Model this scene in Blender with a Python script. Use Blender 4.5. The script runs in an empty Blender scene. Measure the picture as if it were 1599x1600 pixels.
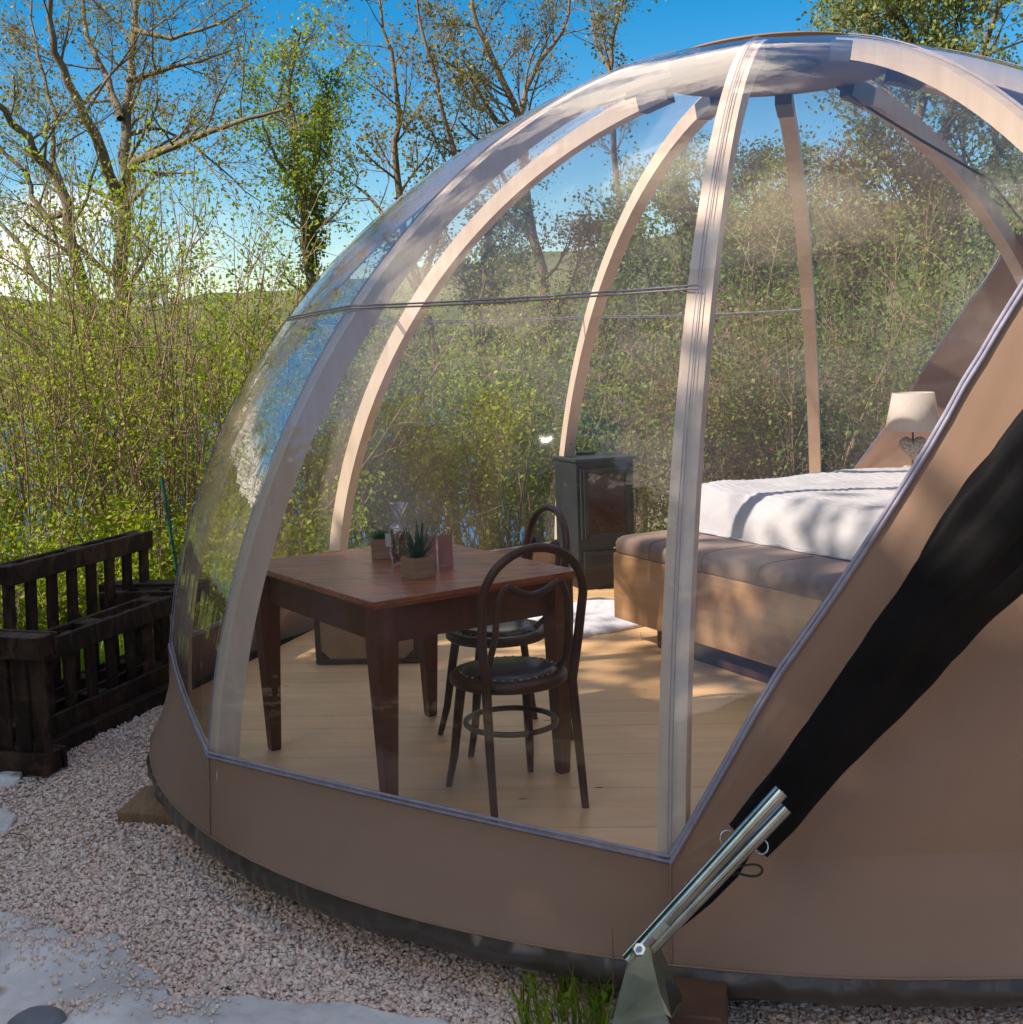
import bpy, math, random
import numpy as np
from mathutils import Vector, Matrix, noise
rad = math.radians
S = bpy.context.scene
COL = S.collection

# ------------------------------------------------------------------ camera
F_PX, PITCH, ROLL, EYE = 2008.5, .1299, -.0335, 1.59
_c, _s = math.cos(PITCH), math.sin(PITCH); _cr, _sr = math.cos(ROLL), math.sin(ROLL)
_X = Vector((1, 0, 0)); _U = Vector((0, _s, _c)); FWD = Vector((0, _c, -_s))
RIGHT = _X * _cr + _U * _sr; UP = _U * _cr - _X * _sr
EYEP = Vector((0, 0, EYE))
cam = bpy.data.objects.new('camera', bpy.data.cameras.new('camera')); COL.objects.link(cam)
cam.data.sensor_fit = 'HORIZONTAL'; cam.data.sensor_width = 36
cam.data.lens = F_PX / 1599 * 36
cam.data.clip_start = .05; cam.data.clip_end = 4000
M = Matrix((RIGHT, UP, -FWD)).transposed().to_4x4(); M.translation = EYEP
cam.matrix_world = M
S.camera = cam
def at(x, y, Y):
    """point at distance Y in front that shows at photograph position x, y"""
    d = FWD + RIGHT * ((x - 800) / F_PX) - UP * ((y - 800) / F_PX)
    return EYEP + d * (Y / d.y)

# ------------------------------------------------------------------ sky, sun, exposure
SUN_EL = rad(42); SX, SY = -.953, -.303          # towards the sun: left, a little behind the camera
CLOUD_AT = (3.1, 1.7, 0)  # noise offset that keeps the framed sky mostly clear
w = bpy.data.worlds.new('World'); S.world = w; w.use_nodes = True
nt = w.node_tree; nt.nodes.clear()
def nn(t, ty, **k):
    n = t.nodes.new(ty)
    for a, b in k.items(): setattr(n, a, b)
    return n
sky = nn(nt, 'ShaderNodeTexSky', sky_type='NISHITA', sun_disc=False, sun_elevation=SUN_EL, sun_rotation=math.atan2(SX, SY), altitude=400, air_density=1.0, dust_density=0.0, ozone_density=2.5)
hs = nn(nt, 'ShaderNodeHueSaturation'); hs.inputs['Saturation'].default_value = 1.6; hs.inputs['Value'].default_value = .72; hs.inputs['Hue'].default_value = .5
nt.links.new(sky.outputs[0], hs.inputs['Color'])
# broken cumulus, thicker towards the horizon; unseen overhead cloud added to whiten ambient light
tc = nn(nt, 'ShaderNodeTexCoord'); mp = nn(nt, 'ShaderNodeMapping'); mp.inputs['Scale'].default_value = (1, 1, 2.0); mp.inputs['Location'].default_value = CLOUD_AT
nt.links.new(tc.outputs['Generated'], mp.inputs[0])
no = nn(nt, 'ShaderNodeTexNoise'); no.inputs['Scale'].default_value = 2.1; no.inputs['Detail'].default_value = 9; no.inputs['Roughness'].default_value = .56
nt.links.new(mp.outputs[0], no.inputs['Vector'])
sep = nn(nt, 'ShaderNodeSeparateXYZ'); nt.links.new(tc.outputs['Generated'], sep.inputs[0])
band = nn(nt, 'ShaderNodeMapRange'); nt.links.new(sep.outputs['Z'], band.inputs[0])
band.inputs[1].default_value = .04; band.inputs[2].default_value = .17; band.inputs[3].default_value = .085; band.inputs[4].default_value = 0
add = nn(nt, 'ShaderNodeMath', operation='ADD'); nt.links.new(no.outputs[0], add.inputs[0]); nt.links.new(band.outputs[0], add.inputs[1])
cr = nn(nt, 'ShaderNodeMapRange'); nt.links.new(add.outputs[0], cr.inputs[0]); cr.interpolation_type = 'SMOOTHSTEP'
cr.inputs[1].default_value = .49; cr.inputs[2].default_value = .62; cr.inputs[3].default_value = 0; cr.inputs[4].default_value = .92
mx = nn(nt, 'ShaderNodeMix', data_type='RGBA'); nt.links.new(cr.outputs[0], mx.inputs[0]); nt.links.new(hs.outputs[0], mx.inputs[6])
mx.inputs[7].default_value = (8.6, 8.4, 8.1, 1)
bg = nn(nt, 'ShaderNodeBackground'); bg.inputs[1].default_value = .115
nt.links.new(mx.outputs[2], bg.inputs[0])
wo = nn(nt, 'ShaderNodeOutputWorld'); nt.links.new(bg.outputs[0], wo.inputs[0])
sl = bpy.data.lights.new('sun', 'SUN'); sl.energy = 3.3; sl.angle = rad(.53); sl.color = (1, .96, .91)
so = bpy.data.objects.new('sun', sl); COL.objects.link(so)
SUNV = Vector((SX * math.cos(SUN_EL), SY * math.cos(SUN_EL), math.sin(SUN_EL)))
so.rotation_euler = SUNV.to_track_quat('Z', 'Y').to_euler(); so.location = (-8, -3, 9)
S.view_settings.view_transform = 'Standard'; S.view_settings.look = 'None'; S.view_settings.gamma = 1; S.view_settings.exposure = 1.06; S.view_settings.use_white_balance = True; S.view_settings.white_balance_temperature = 7850; S.view_settings.white_balance_tint = 14
cy = S.cycles; cy.max_bounces = 10; cy.transparent_max_bounces = 40; cy.glossy_bounces = 4; cy.diffuse_bounces = 3; cy.transmission_bounces = 4
cy.use_denoising = True; cy.caustics_reflective = False; cy.caustics_refractive = False

# ------------------------------------------------------------------ helpers
class MB:
    def __init__(s): s.v = []; s.f = []
    def quadgrid(s, rows, closed=False):
        b = len(s.v); n = len(rows[0])
        for r in rows: s.v += [tuple(p) for p in r]
        for i in range(len(rows) - 1):
            for j in range(n if closed else n - 1):
                k = (j + 1) % n
                s.f.append((b + i * n + j, b + i * n + k, b + (i + 1) * n + k, b + (i + 1) * n + j))
        return s
    def cap(s, ring):
        b = len(s.v); s.v += [tuple(p) for p in ring]; s.f.append(tuple(range(b, b + len(ring)))); return s
    def box(s, c, d, X=(1, 0, 0), Y=(0, 1, 0), Z=None, taper=1, bev=0):
        c = Vector(c); X = Vector(X).normalized(); Y = Vector(Y).normalized(); Z = Vector(Z).normalized() if Z is not None else X.cross(Y).normalized()
        hx, hy, hz = d[0] / 2, d[1] / 2, d[2] / 2
        if bev:
            e = min(bev, hx * .45, hy * .45, hz * .45)
            rings = []
            for z, q in ((-hz, e), (-hz + e, 0), (hz - e, 0), (hz, e)):
                r = []
                for sx, sy in ((-1, -1), (1, -1), (1, 1), (-1, 1)):
                    a, b = (hx - q), (hy - q)
                    pts = [(sx * a, sy * (b - e)), (sx * (a - e), sy * b)]
                    if sx * sy < 0: pts.reverse()
                    if (sx, sy) in ((1, 1), (-1, -1)): pass
                    r += pts
                rings.append([c + X * p[0] + Y * p[1] + Z * z for p in r])
            # fix ordering by angle
            for k, (z, q) in enumerate(((-hz, e), (-hz + e, 0), (hz - e, 0), (hz, e))):
                a, b = hx - q, hy - q
                pl = [(a, -b + e), (a, b - e), (a - e, b), (-a + e, b), (-a, b - e), (-a, -b + e), (-a + e, -b), (a - e, -b)]
                rings[k] = [c + X * p[0] + Y * p[1] + Z * z for p in pl]
            s.quadgrid(rings, True); s.cap(rings[0][::-1]); s.cap(rings[-1]); return s
        b = len(s.v)
        for z in (-1, 1):
            t = taper if z < 0 else 1
            for x, y in ((-1, -1), (1, -1), (1, 1), (-1, 1)): s.v.append(tuple(c + X * x * hx * t + Y * y * hy * t + Z * z * hz))
        s.f += [(b, b + 3, b + 2, b + 1), (b + 4, b + 5, b + 6, b + 7)] + [(b + i, b + (i + 1) % 4, b + 4 + (i + 1) % 4, b + 4 + i) for i in range(4)]
        return s
    def tube(s, pts, r, n=8, caps=True, flat=1):
        pts = [Vector(p) for p in pts]; R = r if isinstance(r, (list, tuple)) else [r] * len(pts)
        T = []
        for i in range(len(pts)):
            t = pts[min(i + 1, len(pts) - 1)] - pts[max(i - 1, 0)]
            T.append(t.normalized() if t.length > 1e-9 else Vector((0, 0, 1)))
        u = T[0].cross(Vector((0, 0, 1)));
        if u.length < .05: u = T[0].cross(Vector((1, 0, 0)))
        u.normalize(); rings = []
        for p, t, q in zip(pts, T, R):
            u = (u - t * u.dot(t)); u.normalize(); v = t.cross(u)
            rings.append([p + (u * math.cos(a) + v * math.sin(a) * flat) * q for a in [2 * math.pi * k / n for k in range(n)]])
        s.quadgrid(rings, True)
        if caps: s.cap(rings[0][::-1]); s.cap(rings[-1])
        return s
    def lathe(s, prof, c=(0, 0, 0), n=24):
        rings = [[(c[0] + r * math.cos(2 * math.pi * k / n), c[1] + r * math.sin(2 * math.pi * k / n), c[2] + z) for k in range(n)] for r, z in prof]
        s.quadgrid(rings, True); s.cap(rings[0][::-1]); s.cap(rings[-1]); return s
    def prism(s, poly, z0, z1, o=(0, 0, 0), X=(1, 0, 0), Y=(0, 1, 0)):
        o = Vector(o); X = Vector(X).normalized(); Y = Vector(Y).normalized(); Z = X.cross(Y)
        a = [o + X * p[0] + Y * p[1] + Z * z0 for p in poly]; b = [o + X * p[0] + Y * p[1] + Z * z1 for p in poly]
        s.quadgrid([a, b], True); s.cap(a[::-1]); s.cap(b); return s
def mesh(name, mb, mat, smooth=False, base=(0, 0, 0)):
    me = bpy.data.meshes.new(name); bx, by, bz = base
    me.from_pydata([(x - bx, y - by, z - bz) for x, y, z in mb.v], [], mb.f); me.materials.append(mat)
    if smooth: me.shade_smooth()
    me.update(); return me
def part(name, mb, mat, parent=None, smooth=False, base=None, label=None, stuff=False, auto=False):
    """one mesh object; world coordinates in mb are made local to the parent's base"""
    if base is None: base = tuple(world_of(parent)) if parent is not None else (0, 0, 0)
    me = mesh(name, mb, mat, smooth, base)
    if auto: me.shade_smooth(); me.set_sharp_from_angle(angle=rad(38))
    o = bpy.data.objects.new(name, me); COL.objects.link(o)
    if parent is not None: o.parent = parent
    else: o.location = base
    if label: o['label'] = label
    if stuff: o['kind'] = 'stuff'
    return o
def world_of(o):
    p = Vector((0, 0, 0))
    while o is not None: p = p + Vector(o.location); o = o.parent
    return p
def thing(name, label, cat, loc=(0, 0, 0), group=None, rz=0):
    o = bpy.data.objects.new(name, None); COL.objects.link(o); o.empty_display_size = .1
    o.location = loc; o.rotation_euler = (0, 0, rz); o['label'] = label; o['category'] = cat
    if group: o['group'] = group
    return o
def tag(o, label=None, cat=None, group=None, kind=None):
    for k, v in (('label', label), ('category', cat), ('group', group), ('kind', kind)):
        if v: o[k] = v
    return o
def copy_tree(o, parent=None):
    c = o.copy(); COL.objects.link(c); c.parent = parent
    for ch in [x for x in o.children]: copy_tree(ch, c)
    return c

# ------------------------------------------------------------------ materials
def lin(h):
    h = h.lstrip('#'); return tuple(((int(h[i:i + 2], 16) / 255) ** 2.2) for i in (0, 2, 4)) + (1,)
def mat(name, col, rough=.6, col2=None, scale=8, stretch=(1, 1, 1), detail=6, bump=0, bscale=None, metal=0, spec=.5, spots=None, rnd=0, coords='Object', trans=0, coat=0, lo=.35, hi=.65, rndisl=0, dist=0, islmix=False):
    m = bpy.data.materials.new(name); m.use_nodes = True; t = m.node_tree; b = t.nodes['Principled BSDF']
    L = t.links.new
    c1 = col if len(col) == 4 else (*col, 1); c2 = (col2 if len(col2) == 4 else (*col2, 1)) if col2 else c1
    tc = nn(t, 'ShaderNodeTexCoord'); mp = nn(t, 'ShaderNodeMapping'); mp.inputs['Scale'].default_value = stretch; L(tc.outputs[coords], mp.inputs[0])
    n = nn(t, 'ShaderNodeTexNoise'); n.inputs['Scale'].default_value = scale; n.inputs['Detail'].default_value = detail; n.inputs['Roughness'].default_value = .6; n.inputs['Distortion'].default_value = dist
    L(mp.outputs[0], n.inputs['Vector'])
    r = nn(t, 'ShaderNodeMapRange'); r.inputs[1].default_value = lo; r.inputs[2].default_value = hi; L(n.outputs[0], r.inputs[0])
    x = nn(t, 'ShaderNodeMix', data_type='RGBA'); x.inputs[6].default_value = c1; x.inputs[7].default_value = c2; L(r.outputs[0], x.inputs[0])
    if islmix:
        gi = nn(t, 'ShaderNodeNewGeometry'); ma = nn(t, 'ShaderNodeMath', operation='MULTIPLY'); ma.inputs[1].default_value = 7.31; fr = nn(t, 'ShaderNodeMath', operation='FRACT'); L(gi.outputs['Random Per Island'], ma.inputs[0]); L(ma.outputs[0], fr.inputs[0]); L(fr.outputs[0], x.inputs[0])
    out = x.outputs[2]
    if spots:
        sc, scol, thr, sstr = spots
        mp2 = nn(t, 'ShaderNodeMapping'); mp2.inputs['Scale'].default_value = sstr; L(tc.outputs[coords], mp2.inputs[0])
        v = nn(t, 'ShaderNodeTexVoronoi'); v.inputs['Scale'].default_value = sc; L(mp2.outputs[0], v.inputs['Vector'])
        q = nn(t, 'ShaderNodeMapRange'); q.inputs[1].default_value = thr; q.inputs[2].default_value = thr * .45; L(v.outputs['Distance'], q.inputs[0])
        x2 = nn(t, 'ShaderNodeMix', data_type='RGBA'); x2.inputs[7].default_value = scol; L(out, x2.inputs[6]); L(q.outputs[0], x2.inputs[0]); out = x2.outputs[2]
    if rnd or rndisl:
        if rndisl: g = nn(t, 'ShaderNodeNewGeometry'); src = g.outputs['Random Per Island']
        else: g = nn(t, 'ShaderNodeObjectInfo'); src = g.outputs['Random']
        a = rnd or rndisl
        q = nn(t, 'ShaderNodeMapRange'); q.inputs[3].default_value = 1 - a; q.inputs[4].default_value = 1 + a; L(src, q.inputs[0])
        h = nn(t, 'ShaderNodeHueSaturation'); L(q.outputs[0], h.inputs['Value']); L(out, h.inputs['Color']); out = h.outputs[0]
    L(out, b.inputs['Base Color'])
    b.inputs['Roughness'].default_value = rough; b.inputs['Metallic'].default_value = metal; b.inputs['Specular IOR Level'].default_value = spec
    if coat: b.inputs['Coat Weight'].default_value = coat; b.inputs['Coat Roughness'].default_value = .12
    if bump:
        n2 = n
        if bscale:
            n2 = nn(t, 'ShaderNodeTexNoise'); n2.inputs['Scale'].default_value = bscale; n2.inputs['Detail'].default_value = 5; L(mp.outputs[0], n2.inputs['Vector'])
        bp = nn(t, 'ShaderNodeBump'); bp.inputs['Strength'].default_value = 1; bp.inputs['Distance'].default_value = bump; L(n2.outputs[0], bp.inputs['Height']); L(bp.outputs[0], b.inputs['Normal'])
    if trans:
        tr = nn(t, 'ShaderNodeBsdfTranslucent'); L(out, tr.inputs[0]); ms = nn(t, 'ShaderNodeMixShader'); ms.inputs[0].default_value = trans
        L(b.outputs[0], ms.inputs[1]); L(tr.outputs[0], ms.inputs[2]); L(ms.outputs[0], t.nodes['Material Output'].inputs[0])
    return m
def vinyl(name, milk=.05, stain=.16, tint=(.97, .975, 1, 1), f0=.045, edge=.75, wav=.012, rough=.02):
    m = bpy.data.materials.new(name); m.use_nodes = True; t = m.node_tree; t.nodes.clear(); L = t.links.new
    out = nn(t, 'ShaderNodeOutputMaterial'); tr = nn(t, 'ShaderNodeBsdfTransparent'); tr.inputs[0].default_value = tint
    df = nn(t, 'ShaderNodeBsdfDiffuse'); df.inputs[0].default_value = (.78, .80, .86, 1)
    tl = nn(t, 'ShaderNodeBsdfTranslucent'); tl.inputs[0].default_value = (.78, .80, .86, 1)
    dm = nn(t, 'ShaderNodeMixShader'); dm.inputs[0].default_value = .5; L(df.outputs[0], dm.inputs[1]); L(tl.outputs[0], dm.inputs[2])
    g2 = nn(t, 'ShaderNodeBsdfGlossy'); g2.inputs['Roughness'].default_value = .33; g2.inputs[0].default_value = (.9, .92, 1, 1)
    dm0 = dm; dm = nn(t, 'ShaderNodeMixShader'); dm.inputs[0].default_value = .08; L(dm0.outputs[0], dm.inputs[1]); L(g2.outputs[0], dm.inputs[2])
    gl = nn(t, 'ShaderNodeBsdfGlossy'); gl.inputs['Roughness'].default_value = rough; gl.inputs[0].default_value = (.95, .96, 1, 1)
    tc = nn(t, 'ShaderNodeTexCoord')
    # wiped streaks and condensation
    mp = nn(t, 'ShaderNodeMapping'); mp.inputs['Scale'].default_value = (.9, .9, 2.1); mp.inputs['Rotation'].default_value = (.25, .35, .6); L(tc.outputs['Object'], mp.inputs[0])
    n = nn(t, 'ShaderNodeTexNoise'); n.inputs['Scale'].default_value = 1.15; n.inputs['Detail'].default_value = 6; n.inputs['Roughness'].default_value = .62; n.inputs['Distortion'].default_value = .9; L(mp.outputs[0], n.inputs['Vector'])
    r = nn(t, 'ShaderNodeMapRange'); r.inputs[1].default_value = .50; r.inputs[2].default_value = .72; r.inputs[3].default_value = milk; r.inputs[4].default_value = stain; L(n.outputs[0], r.inputs[0])
    m1 = nn(t, 'ShaderNodeMixShader'); L(r.outputs[0], m1.inputs[0]); L(tr.outputs[0], m1.inputs[1]); L(dm.outputs[0], m1.inputs[2])
    lw = nn(t, 'ShaderNodeLayerWeight'); lw.inputs['Blend'].default_value = .5
    pw = nn(t, 'ShaderNodeMath', operation='POWER'); pw.inputs[1].default_value = 3.3; L(lw.outputs['Facing'], pw.inputs[0])
    mr = nn(t, 'ShaderNodeMapRange'); mr.inputs[3].default_value = f0; mr.inputs[4].default_value = edge; L(pw.outputs[0], mr.inputs[0])
    # slack film: long soft waves and fine ripples
    mp3 = nn(t, 'ShaderNodeMapping'); mp3.inputs['Scale'].default_value = (1.6, 1.6, .8); L(tc.outputs['Object'], mp3.inputs[0])
    n3 = nn(t, 'ShaderNodeTexNoise'); n3.inputs['Scale'].default_value = 3.0; n3.inputs['Detail'].default_value = 2.5; L(mp3.outputs[0], n3.inputs['Vector'])
    bp = nn(t, 'ShaderNodeBump'); bp.inputs['Distance'].default_value = wav; bp.inputs['Strength'].default_value = 1; L(n3.outputs[0], bp.inputs['Height'])
    L(bp.outputs[0], gl.inputs['Normal']); L(bp.outputs[0], lw.inputs['Normal'])
    m2 = nn(t, 'ShaderNodeMixShader'); L(mr.outputs[0], m2.inputs[0]); L(m1.outputs[0], m2.inputs[1]); L(gl.outputs[0], m2.inputs[2]); L(m2.outputs[0], out.inputs[0])
    return m
MT = dict(
    rib=mat('laminated_spruce', (.76, .63, .50), .55, (.68, .54, .41), scale=3, stretch=(6, 6, 1), bump=.001, bscale=30, spots=(3.3, (.22, .10, .05, 1), .028, (1, 1, 1)), rnd=.06),
    splice=mat('splice_spruce', (.84, .72, .58), .5, (.78, .64, .50), scale=5, stretch=(5, 5, 1), rnd=.05),
    canvas=mat('taupe_canvas', (.37, .245, .180), .85, (.335, .218, .156), scale=2.2, bump=.0006, bscale=240, trans=.13, spec=.2),
    flap=mat('grey_pvc', (.062, .050, .043), .3, (.070, .057, .049), scale=2, spec=.5),
    bead=mat('clear_weld_bead', (.33, .32, .42), .22, (.42, .42, .52), scale=20, bump=.001, bscale=60, spec=.7, trans=.2),
    floorw=mat('pine_floor', (.83, .55, .29), .40, (.72, .43, .20), scale=1.6, stretch=(1.2, 9, 3), detail=8, rnd=.09, spots=(5.5, (.24, .10, .045, 1), .075, (.6, 1.3, 1)), lo=.3, hi=.72, dist=.5, spec=.4),
    dark=mat('dark_stained_wood', (.10, .026, .014), .38, (.15, .04, .019), scale=4, stretch=(6, 6, 1), bump=.0008, bscale=40, spec=.5, spots=(17, (.30, .22, .17, 1), .05, (1, 1, .6))),
    top=mat('polished_tabletop', (.42, .13, .06), .25, (.26, .075, .036), scale=3, stretch=(1, 10, 1), bump=.0005, bscale=30, rnd=.14, spec=.5),
    bent=mat('bentwood', (.085, .023, .011), .42, (.04, .014, .008), scale=6, spec=.5),
    seat=mat('black_seat', (.028, .026, .030), .30, (.06, .045, .04), scale=14, spec=.6),
    iron=mat('stove_iron', (.016, .021, .026), .5, (.024, .030, .035), scale=5, bump=.0003, bscale=200, spec=.5),
    stglass=mat('stove_glass', (.022, .012, .010), .12, (.05, .022, .014), scale=4, spec=.7),
    chrome=mat('handle_steel', (.6, .6, .6), .25, metal=1),
    pine=mat('bench_pine', (.47, .28, .145), .5, (.37, .20, .095), scale=2.0, stretch=(1, 1, 7), bump=.0006, bscale=30, dist=.8, spots=(5.5, (.14, .055, .025, 1), .05, (1, 1, 1.5))),
    uphol=mat('taupe_upholstery', (.30, .215, .175), .75, (.25, .175, .14), scale=5, bump=.0005, bscale=200, spec=.3),
    duvet=mat('white_quilt', (.50, .50, .51), .85, (.45, .46, .48), scale=3, spec=.2, bump=.004, bscale=26),
    plinth=mat('plinth_wood', (.10, .045, .03), .6, (.06, .03, .02), scale=5),
    shade=mat('linen_shade', (.80, .74, .66), .85, (.74, .68, .60), scale=60, bump=.0006, trans=.35),
    wicker=mat('whitewashed_wicker', (.55, .49, .43), .8, (.24, .18, .13), scale=55, stretch=(1, 1, 2.4), bump=.004, lo=.42, hi=.58),
    steel=mat('galvanised_steel', (.55, .60, .60), .17, (.36, .42, .41), scale=16, metal=1),
    steeld=mat('galvanised_plate', (.20, .30, .25), .22, (.42, .55, .55), scale=6, metal=1, bump=.0008, bscale=12, spots=(9, (.42, .30, .12, 1), .07, (1, 1, .5))),
    black=mat('black_roller_fabric', (.0045, .0045, .005), .7, (.009, .008, .009), scale=5, bump=.010, bscale=7, spec=.14),
    cord=mat('black_cord', (.012, .012, .012), .5),
    sticker=mat('paper_sticker', (.45, .47, .38), .6, (.36, .40, .32), scale=60),
    pallet=mat('charred_pallet_wood', (.020, .010, .007), .65, (.115, .058, .036), scale=9, stretch=(1, 1, .6), detail=10, bump=.005, bscale=30, rnd=.35, lo=.45, hi=.8, spec=.3, dist=1.2),
    block=mat('weathered_board', (.34, .20, .11), .8, (.22, .13, .07), scale=9, stretch=(6, 1, 1), bump=.002, bscale=40),
    beam=mat('deck_beam_wood', (.16, .07, .035), .6, (.10, .045, .025), scale=4, stretch=(1, 1, 5)),
    sheet=mat('white_weed_fabric', (.86, .83, .80), .75, (.52, .50, .48), scale=3.0, bump=.014, bscale=11, spots=(4, (.42, .33, .24, 1), .16, (1, 1, 1))),
    gravel=mat('limestone_chips', (.92, .66, .54), .85, (.92, .80, .69), scale=.9, islmix=True, rndisl=.16, spec=.25),
    gbase=mat('gravel_bed', (.62, .43, .33), .9, (.45, .31, .24), scale=60, bump=.006, bscale=90),
    green=mat('green_stake', (.01, .10, .07), .4),
    plantw=mat('planter_wood', (.42, .27, .17), .65, (.30, .17, .10), scale=7, stretch=(1, 1, 9), bump=.0005),
    aloe=mat('aloe_leaf', (.018, .075, .045), .45, (.035, .11, .06), scale=30),
    succ=mat('succulent_leaf', (.03, .13, .05), .5, (.06, .17, .07), scale=20),
    soil=mat('potting_soil', (.05, .03, .02), .9),
    cello=vinyl('cellophane', .04, .25, f0=.16, edge=.8, wav=.02),
    biscuit=mat('dried_petals', (.17, .045, .02), .6, (.30, .10, .04), scale=40, bump=.003, rndisl=.45),
    card=mat('pale_card', (.62, .62, .66), .6), pink=mat('pink_leaflet', (.46, .24, .20), .5, (.34, .16, .13), scale=8),
    suitcase=mat('tan_suitcase', (.40, .25, .14), .6, (.30, .18, .10), scale=7), trim=mat('suitcase_trim', (.06, .028, .018), .5),
    rug=mat('sheepskin', (.74, .74, .76), .95, (.62, .62, .65), scale=20),
    bark=mat('grey_bark', (.22, .18, .13), .85, (.10, .08, .055), scale=7, stretch=(1, 1, .35), bump=.01),
    barkb=mat('brown_bark', (.26, .18, .12), .85, (.15, .10, .065), scale=7, stretch=(1, 1, .35), bump=.01),
    twig=mat('hazel_stem', (.36, .25, .17), .8, (.24, .16, .10), scale=5, rndisl=.3),
    stone=mat('grey_stone', (.22, .24, .27), .8, (.15, .16, .18), scale=8, bump=.01),
    lake=mat('lake', (.006, .075, .17), .3, (.008, .09, .19), scale=.05, bump=.5, bscale=.7, spec=.25),
    white=mat('house_render', (.7, .7, .68), .8), roof=mat('house_roof', (.10, .12, .17), .7), glassd=mat('house_window', (.03, .04, .05), .2),
    ivory=mat('ivory_plaster', (.6, .56, .5), .8),
)
MT['lake'].node_tree.nodes['Principled BSDF'].inputs['IOR'].default_value = 1.33
def leafmat(name, c, c2, tr=.35):
    return mat(name, c, .5, c2, scale=.8, rndisl=.35, trans=tr, spec=.35)
LF = dict(
    spring=leafmat('spring_leaf', (.38, .48, .035), (.28, .39, .03), .55),
    bud=leafmat('catkin_bud', (.34, .33, .05), (.22, .17, .05), .4),
    mid=leafmat('mid_green_leaf', (.21, .31, .045), (.15, .24, .035), .5),
    deep=leafmat('ivy_leaf', (.09, .17, .03), (.13, .22, .035), .4),
    olive=leafmat('olive_leaf', (.26, .25, .06), (.28, .21, .07), .45),
    silver=leafmat('silvery_leaf', (.34, .38, .15), (.22, .29, .07), .45),
    rust=leafmat('rusty_bract', (.25, .20, .07), (.22, .22, .06), .45),
    grass=leafmat('grass_blade', (.27, .42, .03), (.20, .33, .03), .5),
)
VIN = vinyl('clear_window_film', .024, .11, edge=.85, wav=.0035, rough=.025)
VINB = vinyl('rough_rear_film', .030, .125, edge=.7, wav=.0035, rough=.17)  # rougher finish, spreads the sun's glint into a soft glow
STRIP = mat('welded_strip', (.52, .52, .60), .25, (.45, .45, .55), scale=9, spec=.8, trans=.25)

# ------------------------------------------------------------------ dome
CX, CY, R, H, A0, PP, QQ, NR = 1.2237, 5.9038, 2.8486, 2.8487, -1.8719, 1.9002, 1.9271, 10
ST = 2 * math.pi / NR; ZS = .24
def rz(z): return R * max(0, 1 - (max(z, 0) / H) ** QQ) ** (1 / PP)
def prof(th): return R * math.cos(th) ** (2 / PP) if th < math.pi / 2 else 0, H * math.sin(th) ** (2 / QQ)
def thz(z): return math.asin(min(1, (max(z, 0) / H) ** (QQ / 2)))
def P(k, r, z, tan=0):
    a = A0 - k * ST
    return Vector((CX + r * math.cos(a) + tan * math.sin(a), CY + r * math.sin(a) - tan * math.cos(a), z))
def surf(k, u, th, off=0, sag=0):
    r, z = prof(th)
    r *= 1 - sag * math.sin(math.pi * u) * math.sin(th * 2)
    p = P(k, r + off * math.cos(th), z + off * math.sin(th)) * (1 - u) + P(k + 1, r + off * math.cos(th), z + off * math.sin(th)) * u
    return p
dome = thing('dome_tent', 'round glamping dome tent with clear film window, timber ribs and taupe canvas', 'dome tent', (CX, CY, 0))
TH_TOP = thz(2.845); rcap = .60
th_cap = math.acos((rcap / R) ** (PP / 2))
# ribs: bent laminated timber, inside the skin
def box_sweep(mb, k, th0, th1, w_, d0, d1, n=40):
    rows = []
    for i in range(n + 1):
        th = th0 + (th1 - th0) * i / n
        r, z = prof(th); r2, z2 = prof(min(th + .01, 1.5)); t = Vector((r2 - r, z2 - z)); t.normalize()
        nx, nz = t.y, -t.x                        # outward
        row = []
        for (dd, ww) in ((d0, -w_), (d0, w_), (d1, w_), (d1, -w_)):
            row.append(P(k, r + nx * dd, z + nz * dd, ww / 2))
        rows.append(row)
    mb.quadgrid(rows, True); mb.cap(rows[0][::-1]); mb.cap(rows[-1]); return mb
th_hub = math.acos((.56 / R) ** (PP / 2))
for k in range(NR):
    rb = part('rib', box_sweep(MB(), k, 0, th_hub, .074, -.012, -.092), MT['rib'], dome)
    part('splice_block', box_sweep(MB(), k, thz(1.80), thz(1.93), .0746, -.0118, -.0925, 5), MT['splice'], rb)
# clear film panels, canvas panels
def diag(v):
    pts = [(0, ZS), (.15, .68), (.25, .9), (.35, 1.12), (.5, 1.43), (.6, 1.6), (.7, 1.74), (1, 2.08)]
    for (a, za), (b, zb) in zip(pts, pts[1:]):
        if v <= b: return za + (zb - za) * (v - a) / (b - a)
    return 2.08
def panel(k, lo, hi, off=0, nu=20, nt=36, sag=-.028, wr=0):
    mb = MB(); rows = []
    for j in range(nt + 1):
        row = []
        for i in range(nu + 1):
            u = i / nu; a = thz(lo(u)); b = thz(hi(u)) if callable(hi) else hi
            th_ = a + (b - a) * j / nt; p = surf(k, u, th_, off, sag)
            if wr:
                e = min(1, 8 * min(u, 1 - u, j / nt, 1 - j / nt)); q = wr * e * (noise.noise(Vector((u * 2.5 + j * .02, j * .05, k))) + .45 * noise.noise(Vector((u * 9 + j * .16, j * .06 - u * 2, k + 3))))
                p = p + (p - Vector((CX, CY, p.z * .4))).normalized() * q
            row.append(p)
        rows.append(row)
    return mb.quadgrid(rows)
rs = random.Random(4)
for k in range(5):
    part('window_panel', panel(k, lambda u: ZS, th_cap), VIN if k in (0, 1) else VINB, dome, True)
part('window_panel', panel(5, lambda u: diag(u), th_cap), VINB, dome, True)
part('window_panel', panel(9, lambda u: diag(1 - u), th_cap), VIN, dome, True)
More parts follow.
